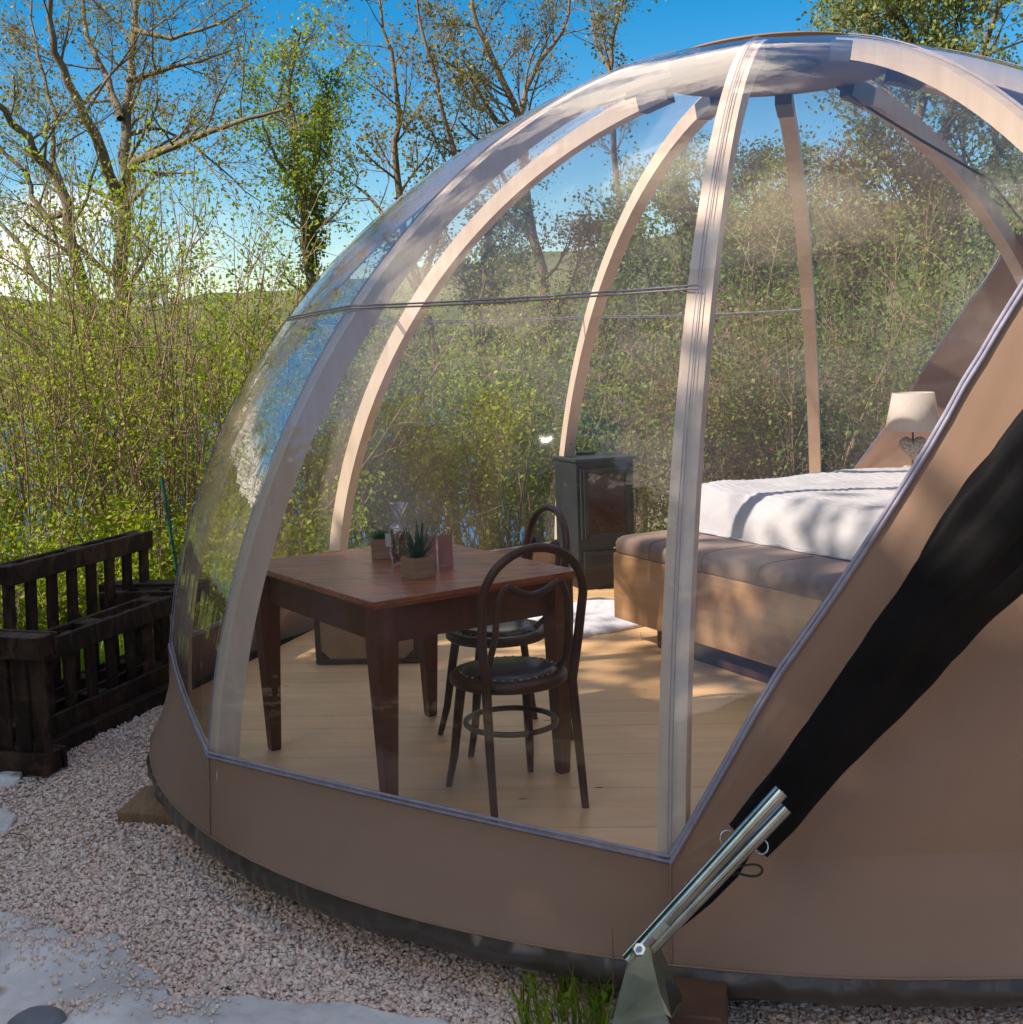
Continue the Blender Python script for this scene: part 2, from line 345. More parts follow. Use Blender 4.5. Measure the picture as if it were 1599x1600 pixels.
for k in (6, 8): part('window_panel', panel(k, lambda u: 2.08, th_cap), VIN, dome, True)
part('canvas_panel', panel(5, lambda u: ZS, lambda u: diag(u), 0, 48, 60, wr=.010), MT['canvas'], dome, True, label='canvas wall panel rising behind the bed')
cp = part('canvas_panel', panel(9, lambda u: ZS, lambda u: diag(1 - u), 0, 48, 60, wr=.010), MT['canvas'], dome, True, label='canvas wall panel beside the black roller')
for k in (6, 8): part('canvas_panel', panel(k, lambda u: ZS, lambda u: 2.08, 0), MT['canvas'], dome, True)
part('canvas_panel', panel(7, lambda u: ZS, th_cap, 0), MT['canvas'], dome, True)
# skirt, piping and grey flap
def skirt_pt(k, u, z, off):
    r0 = rz(ZS) * (1 + .028 * math.sin(math.pi * u) * math.sin(2 * thz(ZS)))
    p = P(k, r0 + off, z) * (1 - u) + P(k + 1, r0 + off, z) * u
    a = A0 - (k + u) * ST; w_ = min(1, max(0, (ZS - z) / (ZS + .035))) ** 1.25; rr_ = 2.838 + off
    c = Vector((CX + rr_ * math.cos(a), CY + rr_ * math.sin(a), z))
    return p.lerp(c, w_)
for k in range(NR):
    rows = []
    for j in range(9):
        z = ZS - (ZS + .035) * j / 8
        rows.append([skirt_pt(k, i / 16, z, .012 * j / 8 + .006 * min(1, j / 3) * noise.noise(Vector((k * 3 + i * .45, j * .4, 1)))) for i in range(17)])
    part('skirt_panel', MB().quadgrid(rows), MT['canvas'], dome, True)
    mb = MB(); n = 120; rows = []
    for j in range(11):
        v = j / 10; row = []
        for i in range(n + 1):
            u = i / n; q = k * 7.3 + u * 7.3
            if i in (0, n): q = round(q, 3)
            wv = noise.noise(Vector((q * 3.0, v * .8, 0))) * .012 + noise.noise(Vector((q * 8, v * 1.2 + q * .9, 5))) * .006 + noise.noise(Vector((q * 15, v * 2 + q * 3, 2))) * .002
            edge = min(u, 1 - u) * 8
            wv *= min(1, edge)
            row.append(skirt_pt(k, u, -.035 - v * .076 + (.004 * noise.noise(Vector((q * 2, 0, 3))) * min(1, edge) * v), .014 + .020 * math.sin(v * 2.6) - .014 * v + wv * 1.25))
        rows.append(row)
    part('edge_flap', mb.quadgrid(rows), MT['flap'], dome, True)
    part('piping', MB().tube([skirt_pt(k, i / 12, -.034, .016) for i in range(13)], .0035, 6), MT['canvas'], dome, True)
# corner creases on the skirt
for k in range(NR): part('corner_seam', MB().tube([skirt_pt(k, 0, z, .004 + .012 * (ZS - z) / .275) for z in (ZS, .12, -.03)], .0035, 6), MT['canvas'], dome, True)
def bead(name, f, n=24, r=.0055, offs=(0, .013)):
    mb = MB()
    for o in offs: mb.tube([f(i / n, o) for i in range(n + 1)], r, 6)
    return part(name, mb, MT['bead'], dome, True)
for k in range(5):
    bead('window_seam', lambda u, o: surf(k, u, thz(ZS + o + .003), .006, -.028))
    bead('cross_seam', lambda u, o: surf(k, u, thz(1.73 + o * .8 - .010 * math.sin(math.pi * u)), .004, -.028), r=.0035)
bead('window_seam', lambda u, o: surf(5, u, thz(diag(u) + o), .006, -.028))
bead('window_seam', lambda u, o: surf(9, u, thz(diag(1 - u) + o * 1.3), .006, -.028), r=.007)
for k in range(NR):
    # welded cover strip along each rib, outside
    th0, th1 = thz(ZS), th_cap
    mb = MB()
    for t in (-.004, .006):
        pts = []
        for i in range(41):
            th = th0 + (th1 - th0) * i / 40; r, z = prof(th); pts.append(P(k, r + .004 * math.cos(th), z + .004 * math.sin(th), t))
        mb.tube(pts, .0015, 5)
    ws = part('cover_strip', mb, MT['bead'], dome, True)
# crown
RC = .43; thc = math.acos((RC / R) ** (PP / 2)); ring_a = [2 * math.pi * q / 72 for q in range(73)]
part('window_panel', MB().quadgrid([[(CX + prof(min(th_cap + (math.pi / 2 - .02 - th_cap) * j / 10, 1.55))[0] * math.cos(a), CY + prof(min(th_cap + (math.pi / 2 - .02 - th_cap) * j / 10, 1.55))[0] * math.sin(a), prof(min(th_cap + (math.pi / 2 - .02 - th_cap) * j / 10, 1.55))[1]) for a in ring_a] for j in range(6)]), VIN, dome, True, label='round clear film collar below the crown cap')
mb = MB(); rows = []
for j in range(9):
    th = thc + (math.pi / 2 - thc) * j / 8
    r, z = prof(min(th, math.pi / 2 - 1e-4)); rows.append([(CX + (r + .004) * math.cos(a), CY + (r + .004) * math.sin(a), z + .008) for a in ring_a[:-1]])
mb.quadgrid(rows, True); mb.cap(rows[-1])
cap = part('crown_cap', mb, MT['canvas'], dome, True)
part('cap_hem', MB().tube([(CX + (RC + .005) * math.cos(a), CY + (RC + .005) * math.sin(a), prof(thc)[1] + .008) for a in ring_a], .005, 6), MT['canvas'], cap, True)
mb = MB(); n = 64
rg = lambda r, z: [(CX + r * math.cos(2 * math.pi * q / n), CY + r * math.sin(2 * math.pi * q / n), z) for q in range(n)]
mb.quadgrid([rg(.20, 2.80), rg(.20, 2.775), rg(.52, 2.735), rg(.52, 2.755), rg(.20, 2.80)], True)
hub = part('crown_ring', mb, mat('crown_board', (.34, .25, .21), .7, (.28, .20, .17)), dome, True)
part('vent_cover', MB().lathe([(.19, 0), (.215, .012), (.215, .02), (.05, .04)], (CX, CY, 2.765), 40), mat('vent_plastic', (.05, .045, .06), .4), hub, True)
for k in range(NR):
    part('rib_plate', box_sweep(MB(), k, th_hub - .045, th_hub + .012, .080, -.02, -.10, 3), mat('plate_steel', (.16, .15, .16), .4, metal=.6) if k == 0 else bpy.data.materials['plate_steel'], dome)
part('power_cable', MB().tube([(CX + .34, CY + .2, 2.71), (1.74, 6.3, 2.66), (2.05, 6.4, 2.50), (2.45, 6.6, 2.33), (2.9, 7.0, 2.0), (3.25, 7.3, 1.5), (3.4, 7.4, .8)], .007, 6), MT['cord'], dome, True)
# deck: joists, posts and floor planks
deck = part('deck', MB().prism([(P(k, 2.80, 0).x - CX, P(k, 2.80, 0).y - CY) for k in range(NR - 1, -1, -1)], -.07, -.022, (CX, CY, 0)), MT['beam'], dome)
poly = [Vector((P(k, 2.815, 0).x, P(k, 2.815, 0).y)) for k in range(NR)]
pd = Vector((math.cos(rad(-4)), math.sin(rad(-4)))); pn = Vector((-pd.y, pd.x)); c2 = Vector((CX, CY))
def clip(poly, n, d, keep):      # keep side n.p*keep <= d*keep
    out = []
    for a, b in zip(poly, poly[1:] + poly[:1]):
        fa, fb = (n.dot(a) - d) * keep, (n.dot(b) - d) * keep
        if fa <= 0: out.append(a)
        if fa * fb < 0: out.append(a + (b - a) * (fa / (fa - fb)))
    return out
wpl = .19; base_d = pn.dot(c2)
for i in range(-15, 15):
    lo_, hi_ = base_d + i * wpl + .0012, base_d + (i + 1) * wpl - .0012
    row = clip(clip(poly, pn, hi_, 1), pn, lo_, -1)
    if len(row) < 3: continue
    a_, b_ = min(pd.dot(p) for p in row), max(pd.dot(p) for p in row)
    cut = a_ + (b_ - a_) * rs.uniform(.3, .7)
    for q in (clip(row, pd, cut - .001, 1), clip(row, pd, cut + .001, -1)):
        if len(q) < 3: continue
        q = q if sum(x.x * y.y - x.y * y.x for x, y in zip(q, q[1:] + q[:1])) > 0 else q[::-1]
        part('plank', MB().prism([(p.x, p.y) for p in q], -.020, 0 + rs.uniform(0, .0008)), MT['floorw'], deck)
for k in range(NR):
    a, b = P(k, 2.70, 0), P(k + 1, 2.70, 0); d = b - a
    part('edge_beam', MB().box(((a + b) / 2) + Vector((0, 0, -.14)), (d.length, .05, .135), d), MT['beam'], dome)
    part('deck_post', MB().box(P(k, 2.68, -.19), (.10, .10, .22), d, bev=.004), MT['beam'], dome)
for i, (x, y) in enumerate(((-.55, 4.05), (-1.24, 4.82))):
    part('deck_post', MB().box((x, y, -.19), (.09, .09, .20), bev=.004), MT['beam'], dome)

# ------------------------------------------------------------------ black roller blind on steel tubes outside the dome
aw = thing('rolled_blind', 'black fabric blind rolled up on steel tubes leaning over the canvas wall', 'rolled blind', (.30, 3.02, -.15))
axis = [at(1168, 1312, 3.06), at(1225, 1245, 3.07), at(1290, 1165, 3.06), at(1360, 1078, 3.05), at(1430, 990, 3.04), at(1500, 905, 3.04), at(1570, 825, 3.05), at(1640, 745, 3.08), at(1760, 620, 3.15), at(1900, 500, 3.28), at(2050, 400, 3.5), at(2200, 340, 3.9)]
rw = [.056, .062, .070, .082, .097, .114, .130, .145, .16, .16, .16, .16]
# smooth subdivision
pts, rr = [], []
for i in range(len(axis) - 1):
    for q in range(8):
        t = q / 8; pts.append(axis[i].lerp(axis[i + 1], t)); rr.append(rw[i] * (1 - t) + rw[i + 1] * t)
pts.append(axis[-1]); rr.append(rw[-1])
mb = MB(); rows = []
n = 72
for i, (p, r) in enumerate(zip(pts, rr)):
    t = (pts[min(i + 1, len(pts) - 1)] - pts[max(0, i - 1)]).normalized()
    out = Vector((p.x - CX, p.y - CY, p.z * .5)).normalized(); out = (out - t * out.dot(t)).normalized(); sd = t.cross(out)
    row = []
    for q in range(n):
        a = 2 * math.pi * q / n
        f = 1 + .10 * math.sin(3 * a + i * .035) + .09 * math.sin(6 * a - i * .045) * (1 + .5 * math.sin(i * .3)) + .04 * math.sin(11 * a + i * .09) + .05 * noise.noise(Vector((math.cos(a) * 2, math.sin(a) * 2, i * .12)))
        f *= 1 + .05 * noise.noise(Vector((q * .1, i * .25, 9)))
        row.append(p + sd * math.cos(a) * r * f + out * math.sin(a) * r * f * .55)
    rows.append(row)
mb.quadgrid(rows, True); mb.cap(rows[0][::-1]); mb.cap(rows[-1])
part('fabric_roll', mb, MT['black'], aw, True)
pv = at(1010, 1478, 2.90)
t1a, t1b = at(982, 1500, 2.90), at(1222, 1236, 2.93)
t2a, t2b = at(1000, 1500, 2.92), at(1229, 1262, 2.95)
def chan(a, b, r):            # tube with a cut-open upper end
    mb = MB().tube([a, b], r, 20, caps=False); mb.tube([b, a], r * .86, 20, caps=False); return mb
tb = part('steel_tube', chan(t1a, t1b, .0185), MT['steel'], aw, True)
part('steel_tube', chan(t2a, t2b, .0175), MT['steel'], aw, True)
st_a, st_b = at(1034, 1448, 2.875), at(1047, 1432, 2.875)
mb = MB(); d = (t1b - t1a).normalized(); c = t1a.lerp(t1b, .155)
rows = []
for i in range(2):
    q = c + d * (.045 * i)
    uu = d.cross(Vector((0, -1, 0))).normalized(); vv = Vector((0, -1, 0)); vv = (vv - d * vv.dot(d)).normalized()
    rows.append([q + (uu * math.cos(a) + vv * math.sin(a)) * .0193 for a in np.linspace(-.2, 1.9, 8)])
part('sticker', MB().quadgrid(rows), MT['sticker'], tb, True)
# folded bracket
B = lambda x, y, Y: at(x, y, Y)
mb = MB()
def plate(pp, th=.004, nrm=(0, -1, 0)):
    nv = Vector(nrm).normalized() * th; b0 = [Vector(p) for p in pp]; b1 = [p + nv for p in b0]
    mb.quadgrid([b0, b1], True); mb.cap(b0[::-1]); mb.cap(b1)
f_ = [B(989, 1480, 2.89), B(1014, 1474, 2.89), B(1021, 1500, 2.885), B(1029, 1540, 2.87), B(1041, 1584, 2.855), B(1048, 1602, 2.85), B(956, 1602, 2.87), B(966, 1560, 2.88), B(978, 1515, 2.885)]
plate(f_)
s1 = [B(1017, 1474, 2.90), B(1031, 1476, 2.96), B(1050, 1520, 2.985), B(1068, 1560, 3.0), B(1066, 1566, 2.97), B(1052, 1590, 2.86), B(1040, 1582, 2.86), B(1030, 1545, 2.87), B(1022, 1505, 2.895)]
br = part('bracket', mb, MT['steeld'], aw)
mb = MB(); plate(s1, .004, (-.6, -.6, .1)); part('bracket_wing', mb, MT['steeld'], br)
mb = MB().tube([B(1000, 1483, 2.84), B(998, 1486, 2.88)], .0145, 6); mb.tube([B(1000, 1483, 2.825), B(1000, 1484, 2.85)], .007, 10)
part('bolt', mb, MT['steel'], aw)
for (x, y) in ((1137, 1310), (1190, 1323)):
    cc = at(x, y, 2.97); part('split_ring', MB().tube([cc + Vector((math.cos(a) * .017, .006 * math.sin(a), math.sin(a) * .017)) for a in np.linspace(0, 6.28, 20)], .0022, 6), MT['steel'], aw, True)
_l = [at(1172 + 20 * math.cos(a) * (1 if math.cos(a) > 0 else 1.1), 1360 + 8.5 * math.sin(a) * (1.05 + .3 * math.cos(a)), 2.935) for a in np.linspace(-2.6, 2.6, 26)]
part('elastic_cord', MB().tube([at(1146, 1352, 2.95)] + _l + [at(1146, 1368, 2.95)], .003, 6), MT['cord'], aw, True)
part('hanging_strap', MB().tube([at(1172, 1330, 2.98), at(1150, 1365, 2.98), at(1110, 1405, 2.98), at(1070, 1440, 2.97), at(1052, 1456, 2.96)], [.012, .016, .016, .012, .006], 8, flat=.5), MT['black'], aw, True)
tag(part('wooden_footing', MB().box(at(1090, 1580, 3.06) - Vector((0, 0, .05)), (.14, .20, .18), (1, -.25, 0), (.25, 1, 0), bev=.004), MT['beam']), 'short brown timber footing under the steel bracket', 'timber block')
part('footing_block', MB(), MT['beam']) if False else None
tag(part('wooden_packer', MB().box(at(1000, 1597, 2.98) - Vector((0, 0, .04)), (.10, .10, .07), (1, -.1, 0), (.1, 1, 0), bev=.003), MT['block']), 'light wooden packer directly beneath the folded steel bracket', 'wooden packer')

# ------------------------------------------------------------------ table
E1 = Vector((.83, .557, 0)).normalized(); E2 = Vector((-E1.y, E1.x, 0)); ZU = Vector((0, 0, 1))
T0 = Vector((-.466, 4.135, 0)); TW, TD = .855, 1.09
tb_ = thing('dining_table', 'dark brown wooden table with tapered legs and two chairs tucked in', 'table', T0 + E1 * TW / 2 + E2 * TD / 2)
tt = part('tabletop', MB().box(T0 + E1 * TW / 2 + E2 * TD / 2 + ZU * .741, (TW - .03, TD - .03, .010), E1, E2), MT['top'], tb_)
nb = 5; edge = .085
for i in range(nb):
    ww = TW / nb; part('board', MB().box(T0 + E1 * (ww * (i + .5)) + E2 * (edge + (TD - edge) / 2) + ZU * .756, (ww - .0016, TD - edge - .002, .020), E1, E2, bev=.002), MT['top'], tt)
part('board', MB().box(T0 + E1 * TW / 2 + E2 * (edge / 2) + ZU * .757, (TW, edge - .002, .020), E1, E2, bev=.002), MT['top'], tt)
for (a, b, l, d) in ((.5, .07 / TD, TW - .19, E1), (.5, 1 - .07 / TD, TW - .19, E1), (.07 / TW, .5, TD - .19, E2), (1 - .07 / TW, .5, TD - .19, E2)):
    part('apron', MB().box(T0 + E1 * TW * a + E2 * TD * b + ZU * .671, (l, .024, .13), d), MT['dark'], tb_)
for a in (.062, TW - .062):
    for b in (.062, TD - .062):
        c = T0 + E1 * a + E2 * b; mb = MB()
        rows = []
        for z, h in ((0, .019), (.02, .021), (.58, .040), (.60, .041), (.736, .041)):
            rows.append([c + E1 * x * h + E2 * y * h + ZU * z for x, y in ((-1, -1), (1, -1), (1, 1), (-1, 1))])
        mb.quadgrid(rows, True); mb.cap(rows[0][::-1]); mb.cap(rows[-1]); part('leg', mb, MT['dark'], tb_)

# ------------------------------------------------------------------ bentwood chairs (local: faces +y)
def chair(label, loc, rz_):
    t = thing('bentwood_chair', label, 'chair', loc, 'bentwood chairs at the dining table', rz_)
    def lp(name, mb, m, sm=True, par=t): return part(name, mb, m, par, sm, base=(0, 0, 0))
    n = 40
    # seat ring and pad
    ring = [(.198 * math.cos(a), .198 * math.sin(a) * (1.0), .445) for a in np.linspace(0, 2 * math.pi, n + 1)]
    mb = MB().lathe([(.155, .418), (.196, .420), (.206, .428), (.208, .446), (.200, .456), (.178, .459), (.150, .455)], n=40); lp('seat_ring', mb, MT['bent'])
    pad = MB().lathe([(.165, .452), (.163, .464), (.13, .474), (.07, .479), (.01, .480)], n=32); pd_ = lp('seat_pad', pad, MT['seat'])
    # hoop back running down into the rear legs
    def hoop(hw, top, zb, yb, lean):
        pts = []
        for i in range(33):
            a = math.pi * (1 - i / 32); x = hw * math.cos(a); zc = top - hw * 1.0
            pts.append(Vector((x * (1 + .04 * math.sin(a)), -.0, zc + hw * math.sin(a))))
        return pts
    arc = hoop(.185, .925, 0, 0, 0)
    yb = lambda z: -.175 - max(0, z - .44) * .17
    L = [(-.170, -.235, 0), (-.166, -.205, .22), (-.160, -.178, .44), (-.178, yb(.58), .60)]
    pts = [Vector(p) for p in L] + [Vector((p.x, yb(p.z), p.z)) for p in arc] + [Vector((-p[0], p[1], p[2])) for p in L[::-1]]
    rad_ = [.013, .0155, .0175, .0165] + [.0155] * 33 + [.0165, .0175, .0155, .013]
    lp('back_hoop', MB().tube(pts, rad_, 10), MT['bent'])
    # inner hoop with a dipped top
    inn = []
    for i in range(29):
        u = i / 28; x = -.128 + .256 * u; z = .785 + .022 * math.cos(2 * math.pi * (u - .5) * 1) * -1
        e = min(u, 1 - u)
        z -= .07 * max(0, 1 - e / .16) ** 2; inn.append(Vector((x, yb(z) + .004, z)))
    pts = [Vector((-.15, -.10, .475)), Vector((-.145, -.165, .52)), Vector((-.135, yb(.62), .62))] + inn + [Vector((.135, yb(.62), .62)), Vector((.145, -.165, .52)), Vector((.15, -.10, .475))]
    lp('inner_hoop', MB().tube(pts, .0115, 8), MT['bent'])
    for s in (-1, 1):
        lp('leg', MB().tube([(s * .125, .125, .425), (s * .135, .145, .30), (s * .150, .170, .12), (s * .165, .200, 0)], [.019, .018, .0155, .012], 10), MT['bent'])
    lp('leg_ring', MB().tube([(.158 * math.cos(a), .165 * math.sin(a) - .01, .275) for a in np.linspace(0, 2 * math.pi, 41)], .0105, 8, caps=False), MT['bent'])
    mb = MB()
    for a in np.linspace(0, 2 * math.pi, 37)[:-1]: mb.box((.170 * math.cos(a), .170 * math.sin(a), .4635), (.006, .006, .004))
    lp('stud', mb, MT['wicker'], False, pd_)['kind'] = 'stuff'
    return t
chair('dark bentwood chair nearest the camera with its back to the viewer', (-.030, 4.40, 0), rad(24))
chair('dark bentwood chair pushed under the far right side of the table', (-.075, 5.08, 0), rad(114))

# ------------------------------------------------------------------ things on the table
def planter(px, py, s, h, rz_, label, kind):
    t = thing('succulent_planter', label, 'potted plant', (px, py, .767), rz=rz_)
    mb = MB(); w_ = .006
    for a in range(4):
        x, y = (math.cos(a * math.pi / 2), math.sin(a * math.pi / 2)); mb.box((x * (s / 2 - w_ / 2), y * (s / 2 - w_ / 2), h / 2), ((w_ if a % 2 == 0 else s - 2 * w_), (s if a % 2 == 0 else w_), h) if a % 2 == 0 else (s - 2 * w_, w_, h))
    mb.box((0, 0, .004), (s - 2 * w_, s - 2 * w_, .006))
    part('box', mb, MT['plantw'], t, base=(0, 0, 0)); part('soil', MB().box((0, 0, h - .012), (s - 2 * w_ - .001, s - 2 * w_ - .001, .006)), MT['soil'], t, base=(0, 0, 0))
    rr_ = random.Random(7)
    if kind == 'aloe':
        for i in range(15):
            a = i * 2.4; tilt = .15 + .06 * i; L_ = .135 - .003 * i; d = Vector((math.cos(a) * math.sin(tilt), math.sin(a) * math.sin(tilt), math.cos(tilt)))
            sd = Vector((-math.sin(a), math.cos(a), 0)); b0 = Vector((0, 0, h - .01)) + Vector((math.cos(a), math.sin(a), 0)) * .008
            rows = []
            for q in range(7):
                v = q / 6; wd = .0125 * (1 - v ** 1.6) + .0006; p = b0 + d * L_ * v + Vector((0, 0, .012 * v * v)); nrm = sd.cross(d)
                rows.append([p - sd * wd, p - nrm * wd * .45, p + sd * wd, p + nrm * wd * .12])
            part('leaf', MB().quadgrid(rows, True), MT['aloe'], t, True, base=(0, 0, 0))
    else:
        for i in range(46):
            a = i * 2.4; rr0 = .042 * math.sqrt(i / 46); tl = .2 + 1.1 * i / 46
            d = Vector((math.cos(a) * math.sin(tl), math.sin(a) * math.sin(tl), math.cos(tl))); b0 = Vector((math.cos(a) * rr0 * .4, math.sin(a) * rr0 * .4, h - .006)); sd = Vector((-math.sin(a), math.cos(a), 0)); nrm = sd.cross(d)
            rows = []
            for q in range(5):
                v = q / 4; wd = .006 * math.sin(math.pi * min(.98, .25 + v * .72)); p = b0 + d * .042 * v
                rows.append([p - sd * wd, p - nrm * wd * .5, p + sd * wd, p + nrm * wd * .3])
            part('leaf', MB().quadgrid(rows, True), MT['succ'], t, True, base=(0, 0, 0))
    return t
pa = at(646, 905, 4.62); planter(-.345, 4.585, .088, .075, rad(38), 'aloe in the square wooden pot nearest the table front', 'aloe')
planter(-.52, 5.03, .078, .080, rad(8), 'low green succulent in a square wooden pot at the back', 'mound')
bg_ = thing('petal_bag', 'clear cellophane bag of red brown dried petals tied at the neck', 'gift bag', (-.435, 4.88, .767))
mb = MB(); prf = [(.030, .0), (.034, .01), (.036, .05), (.033, .10), (.036, .125), (.030, .145), (.012, .160), (.006, .168), (.010, .178), (.026, .215), (.036, .235)]
rows = []
for r, z in prf: rows.append([(r * math.cos(a) * (1 + .16 * math.sin(5 * a + z * 60)), r * math.sin(a) * (1 + .13 * math.sin(4 * a + z * 40)), z) for a in [2 * math.pi * q / 30 for q in range(30)]])
part('cellophane', MB().quadgrid(rows, True), MT['cello'], bg_, True, base=(0, 0, 0))
mb = MB(); rr_ = random.Random(3)
for i in range(260):
    a = rr_.uniform(0, 6.28); q = .028 * math.sqrt(rr_.random()); z = rr_.uniform(.006, .125)
    mb.box((q * math.cos(a), q * math.sin(a), z), (.012, .009, .004), (rr_.uniform(-1, 1), rr_.uniform(-1, 1), rr_.uniform(-1, 1)), (rr_.uniform(-1, 1), 1, .3), Z=(rr_.uniform(-1, 1), .2, 1))
part('petals', mb, MT['biscuit'], bg_, base=(0, 0, 0), stuff=True)
part('gift_tag', MB().box((-.040, -.018, .095), (.022, .003, .050), (1, -.25, 0), (.25, 1, 0)), MT['card'], bg_, base=(0, 0, 0))
cd = thing('folded_leaflet', 'pink folded leaflet standing open behind the aloe pot', 'leaflet', (-.285, 4.80, .767))
for s, m_ in ((-1, MT['pink']), (1, MT['pink'])):
    mb = MB().box((s * .030, .012 * s, .058), (.060, .0012, .116), (1, s * .5, 0), (-s * .5, 1, 0)); part('page', mb, m_, cd, base=(0, 0, 0))

# ------------------------------------------------------------------ stove
dx = Vector((.94, .34, 0)).normalized(); dy = Vector((-dx.y, dx.x, 0))
SC = Vector((.605, 8.175, 0))                       # middle of the front face at floor level
stv = thing('wood_stove', 'dark grey iron wood stove with a glass door behind the bed bench', 'stove', SC + dy * .2)
def sb(name, x, y, z, w_, d, h, m, par=stv, bev=.004): return part(name, MB().box(SC + dx * x + dy * y + ZU * z, (w_, d, h), dx, dy, bev=bev), m, par)
sb('base', 0, .17, .06, .33, .30, .12, MT['cord'])
body = sb('body', 0, .18, .475, .40, .36, .71, MT['iron'])
sb('top_plate', 0, .18, .842, .43, .40, .022, MT['iron'])
dr = sb('door', 0, -.012, .56, .36, .020, .46, MT['iron'])
for (x, z, w_, h) in ((0, .765, .30, .03), (0, .355, .30, .03), (-.145, .56, .03, .44), (.145, .56, .03, .44)): sb('door_frame', x, -.026, z, w_, .010, h, MT['iron'], dr)
sb('door_glass', 0, -.024, .56, .255, .003, .375, MT['stglass'], dr, 0)
part('handle', MB().tube([SC + dx * .175 + dy * -.03 + ZU * .66, SC + dx * .195 + dy * -.05 + ZU * .64, SC + dx * .195 + dy * -.05 + ZU * .52, SC + dx * .175 + dy * -.03 + ZU * .50], .008, 8), MT['iron'], dr, True)
part('air_lever', MB().tube([SC + dx * .03 + dy * -.035 + ZU * .272, SC + dx * .13 + dy * -.035 + ZU * .276], .006, 8), MT['chrome'], stv, True)
sb('ash_drawer', 0, -.008, .20, .33, .016, .11, MT['iron'])
for z in (.175, .195, .215): sb('air_slot', 0, -.019, z, .22, .004, .008, MT['cord'], bev=0)
part('flue_pipe', MB().tube([SC + dy * .30 + ZU * .853, SC + dy * .30 + ZU * .87], .065, 24), MT['iron'], stv, True)

# ------------------------------------------------------------------ bed and bench
BD = Vector((.47, -.883, 0)).normalized(); BN = Vector((-BD.y, BD.x, 0)); B0 = Vector((.528, 6.71, 0))
def bb(x, y, z, w_, d, h, bev=.004): return MB().box(B0 + BD * x + BN * y + ZU * z, (w_, d, h), BD, BN, bev=bev)
bn_ = thing('storage_bench', 'pine box bench with brown upholstered lid at the foot of the bed', 'bench', B0 + BD * .85 + BN * .2)
part('box', bb(.86, .20, .305, 1.72, .40, .35), MT['pine'], bn_)
part('plinth', bb(.95, .24, .065, 1.40, .28, .13), MT['plinth'], bn_)
mb = MB(); rows = []
def rrect(x0, x1, y0, y1, r, n=5):
    o = []
    for cx_, cy_, a0 in ((x1 - r, y0 + r, -90), (x1 - r, y1 - r, 0), (x0 + r, y1 - r, 90), (x0 + r, y0 + r, 180)):
        for q in range(n + 1): a = rad(a0 + 90 * q / n); o.append((cx_ + r * math.cos(a), cy_ + r * math.sin(a)))
    return o
for z, ins in ((.482, .006), (.486, .0), (.535, -.002), (.556, .006), (.568, .022), (.575, .05), (.580, .10)):
    rows.append([B0 + BD * x + BN * y + ZU * z for x, y in rrect(.0 + ins, 1.66 - ins, .0 + ins, .42 - ins, .05)])
mb.quadgrid(rows, True); mb.cap(rows[-1]); mb.cap(rows[0][::-1]); cu = part('cushion', mb, MT['uphol'], bn_, True)
for x in (.34, .78, 1.20):  # raised lines stand in for the ribs' shadows across the lid
    part('cushion_shadow_line', MB().tube([B0 + BD * x + BN * y + ZU * z for y, z in ((-.003, .486), (-.004, .535), (.004, .557), (.02, .569), (.05, .576), (.10, .5815), (.32, .5815))], .0025, 6), MT['uphol'], cu, True)
bed = thing('bed', 'double bed under a white quilt beside the diagonal canvas edge', 'bed', B0 + BD * .85 + BN * 1.4)
part('bed_base', bb(.85, 1.42, .25, 1.64, 1.98, .30), MT['pine'], bed)
for x in (.15, 1.55):
    for y in (.55, 2.3): part('leg', bb(x, y, .05, .07, .07, .10), MT['plinth'], bed)
part('mattress', bb(.85, 1.43, .50, 1.60, 1.96, .20, .03), MT['duvet'], bed)
NX, NY = 130, 150
def dz(x, y):          # x across 0..1.7, y along 0..2.05 of the quilt
    q = .805 + .025 * noise.noise(Vector((x * 2.2, y * 2.0, 3))) + .008 * noise.noise(Vector((x * 6, y * 6, 1)))
    ex = min(x, 1.70 - x); ey = y
    for e in (ex, ey):
        if e < .13: q -= .215 * (1 - math.sqrt(max(0, 1 - (1 - e / .13) ** 2))) * 1.0
    q += .0036 * math.sin(y * 150 + 2 * math.sin(x * 24) + 1.5 * noise.noise(Vector((x * 9, y * 3, 0)))) + .003 * noise.noise(Vector((x * 24, y * 30, 0)))
    return q
rows = []
for j in range(NY + 1):
    y = (j / NY) ** 1.25 * 2.02
    rows.append([B0 + BD * (.0 + (i / NX) * 1.70) + BN * (.385 + y) + ZU * dz((i / NX) * 1.70, y) for i in range(NX + 1)])
# hanging sides
def hang(row, out_, bot):
    rws = []
    for j in range(22):
        v = j / 21
        rws.append([Vector((p.x, p.y, 0)) + out_ * (.018 * math.sin(v * 2.6) + .008 * noise.noise(Vector((i * .12, v * 2, 7))) + .0016 * math.sin(v * 60 + 3 * noise.noise(Vector((i * .1, 0, 0))))) + ZU * (p.z * (1 - v) + bot * v) for i, p in enumerate(row)])
    return rws
mb = MB().quadgrid(rows)
mb.quadgrid(hang(rows[0], -BN, .576)); mb.quadgrid(hang([r[0] for r in rows], -BD, .42)); mb.quadgrid(hang([r[-1] for r in rows], BD, .42))
part('quilt', mb, MT['duvet'], bed, True)
part('headboard', bb(.85, 2.47, .50, 1.70, .04, 1.0), MT['uphol'], bed)
ns = thing('nightstand', 'low wooden nightstand beside the head of the bed', 'nightstand', B0 + BD * -.20 + BN * 2.22)
LP = at(1427, 735, 7.72); LP.z = 0
part('cabinet', MB().box(LP + ZU * .335, (.36, .34, .63), BD, BN, bev=.005), MT['pine'], ns)
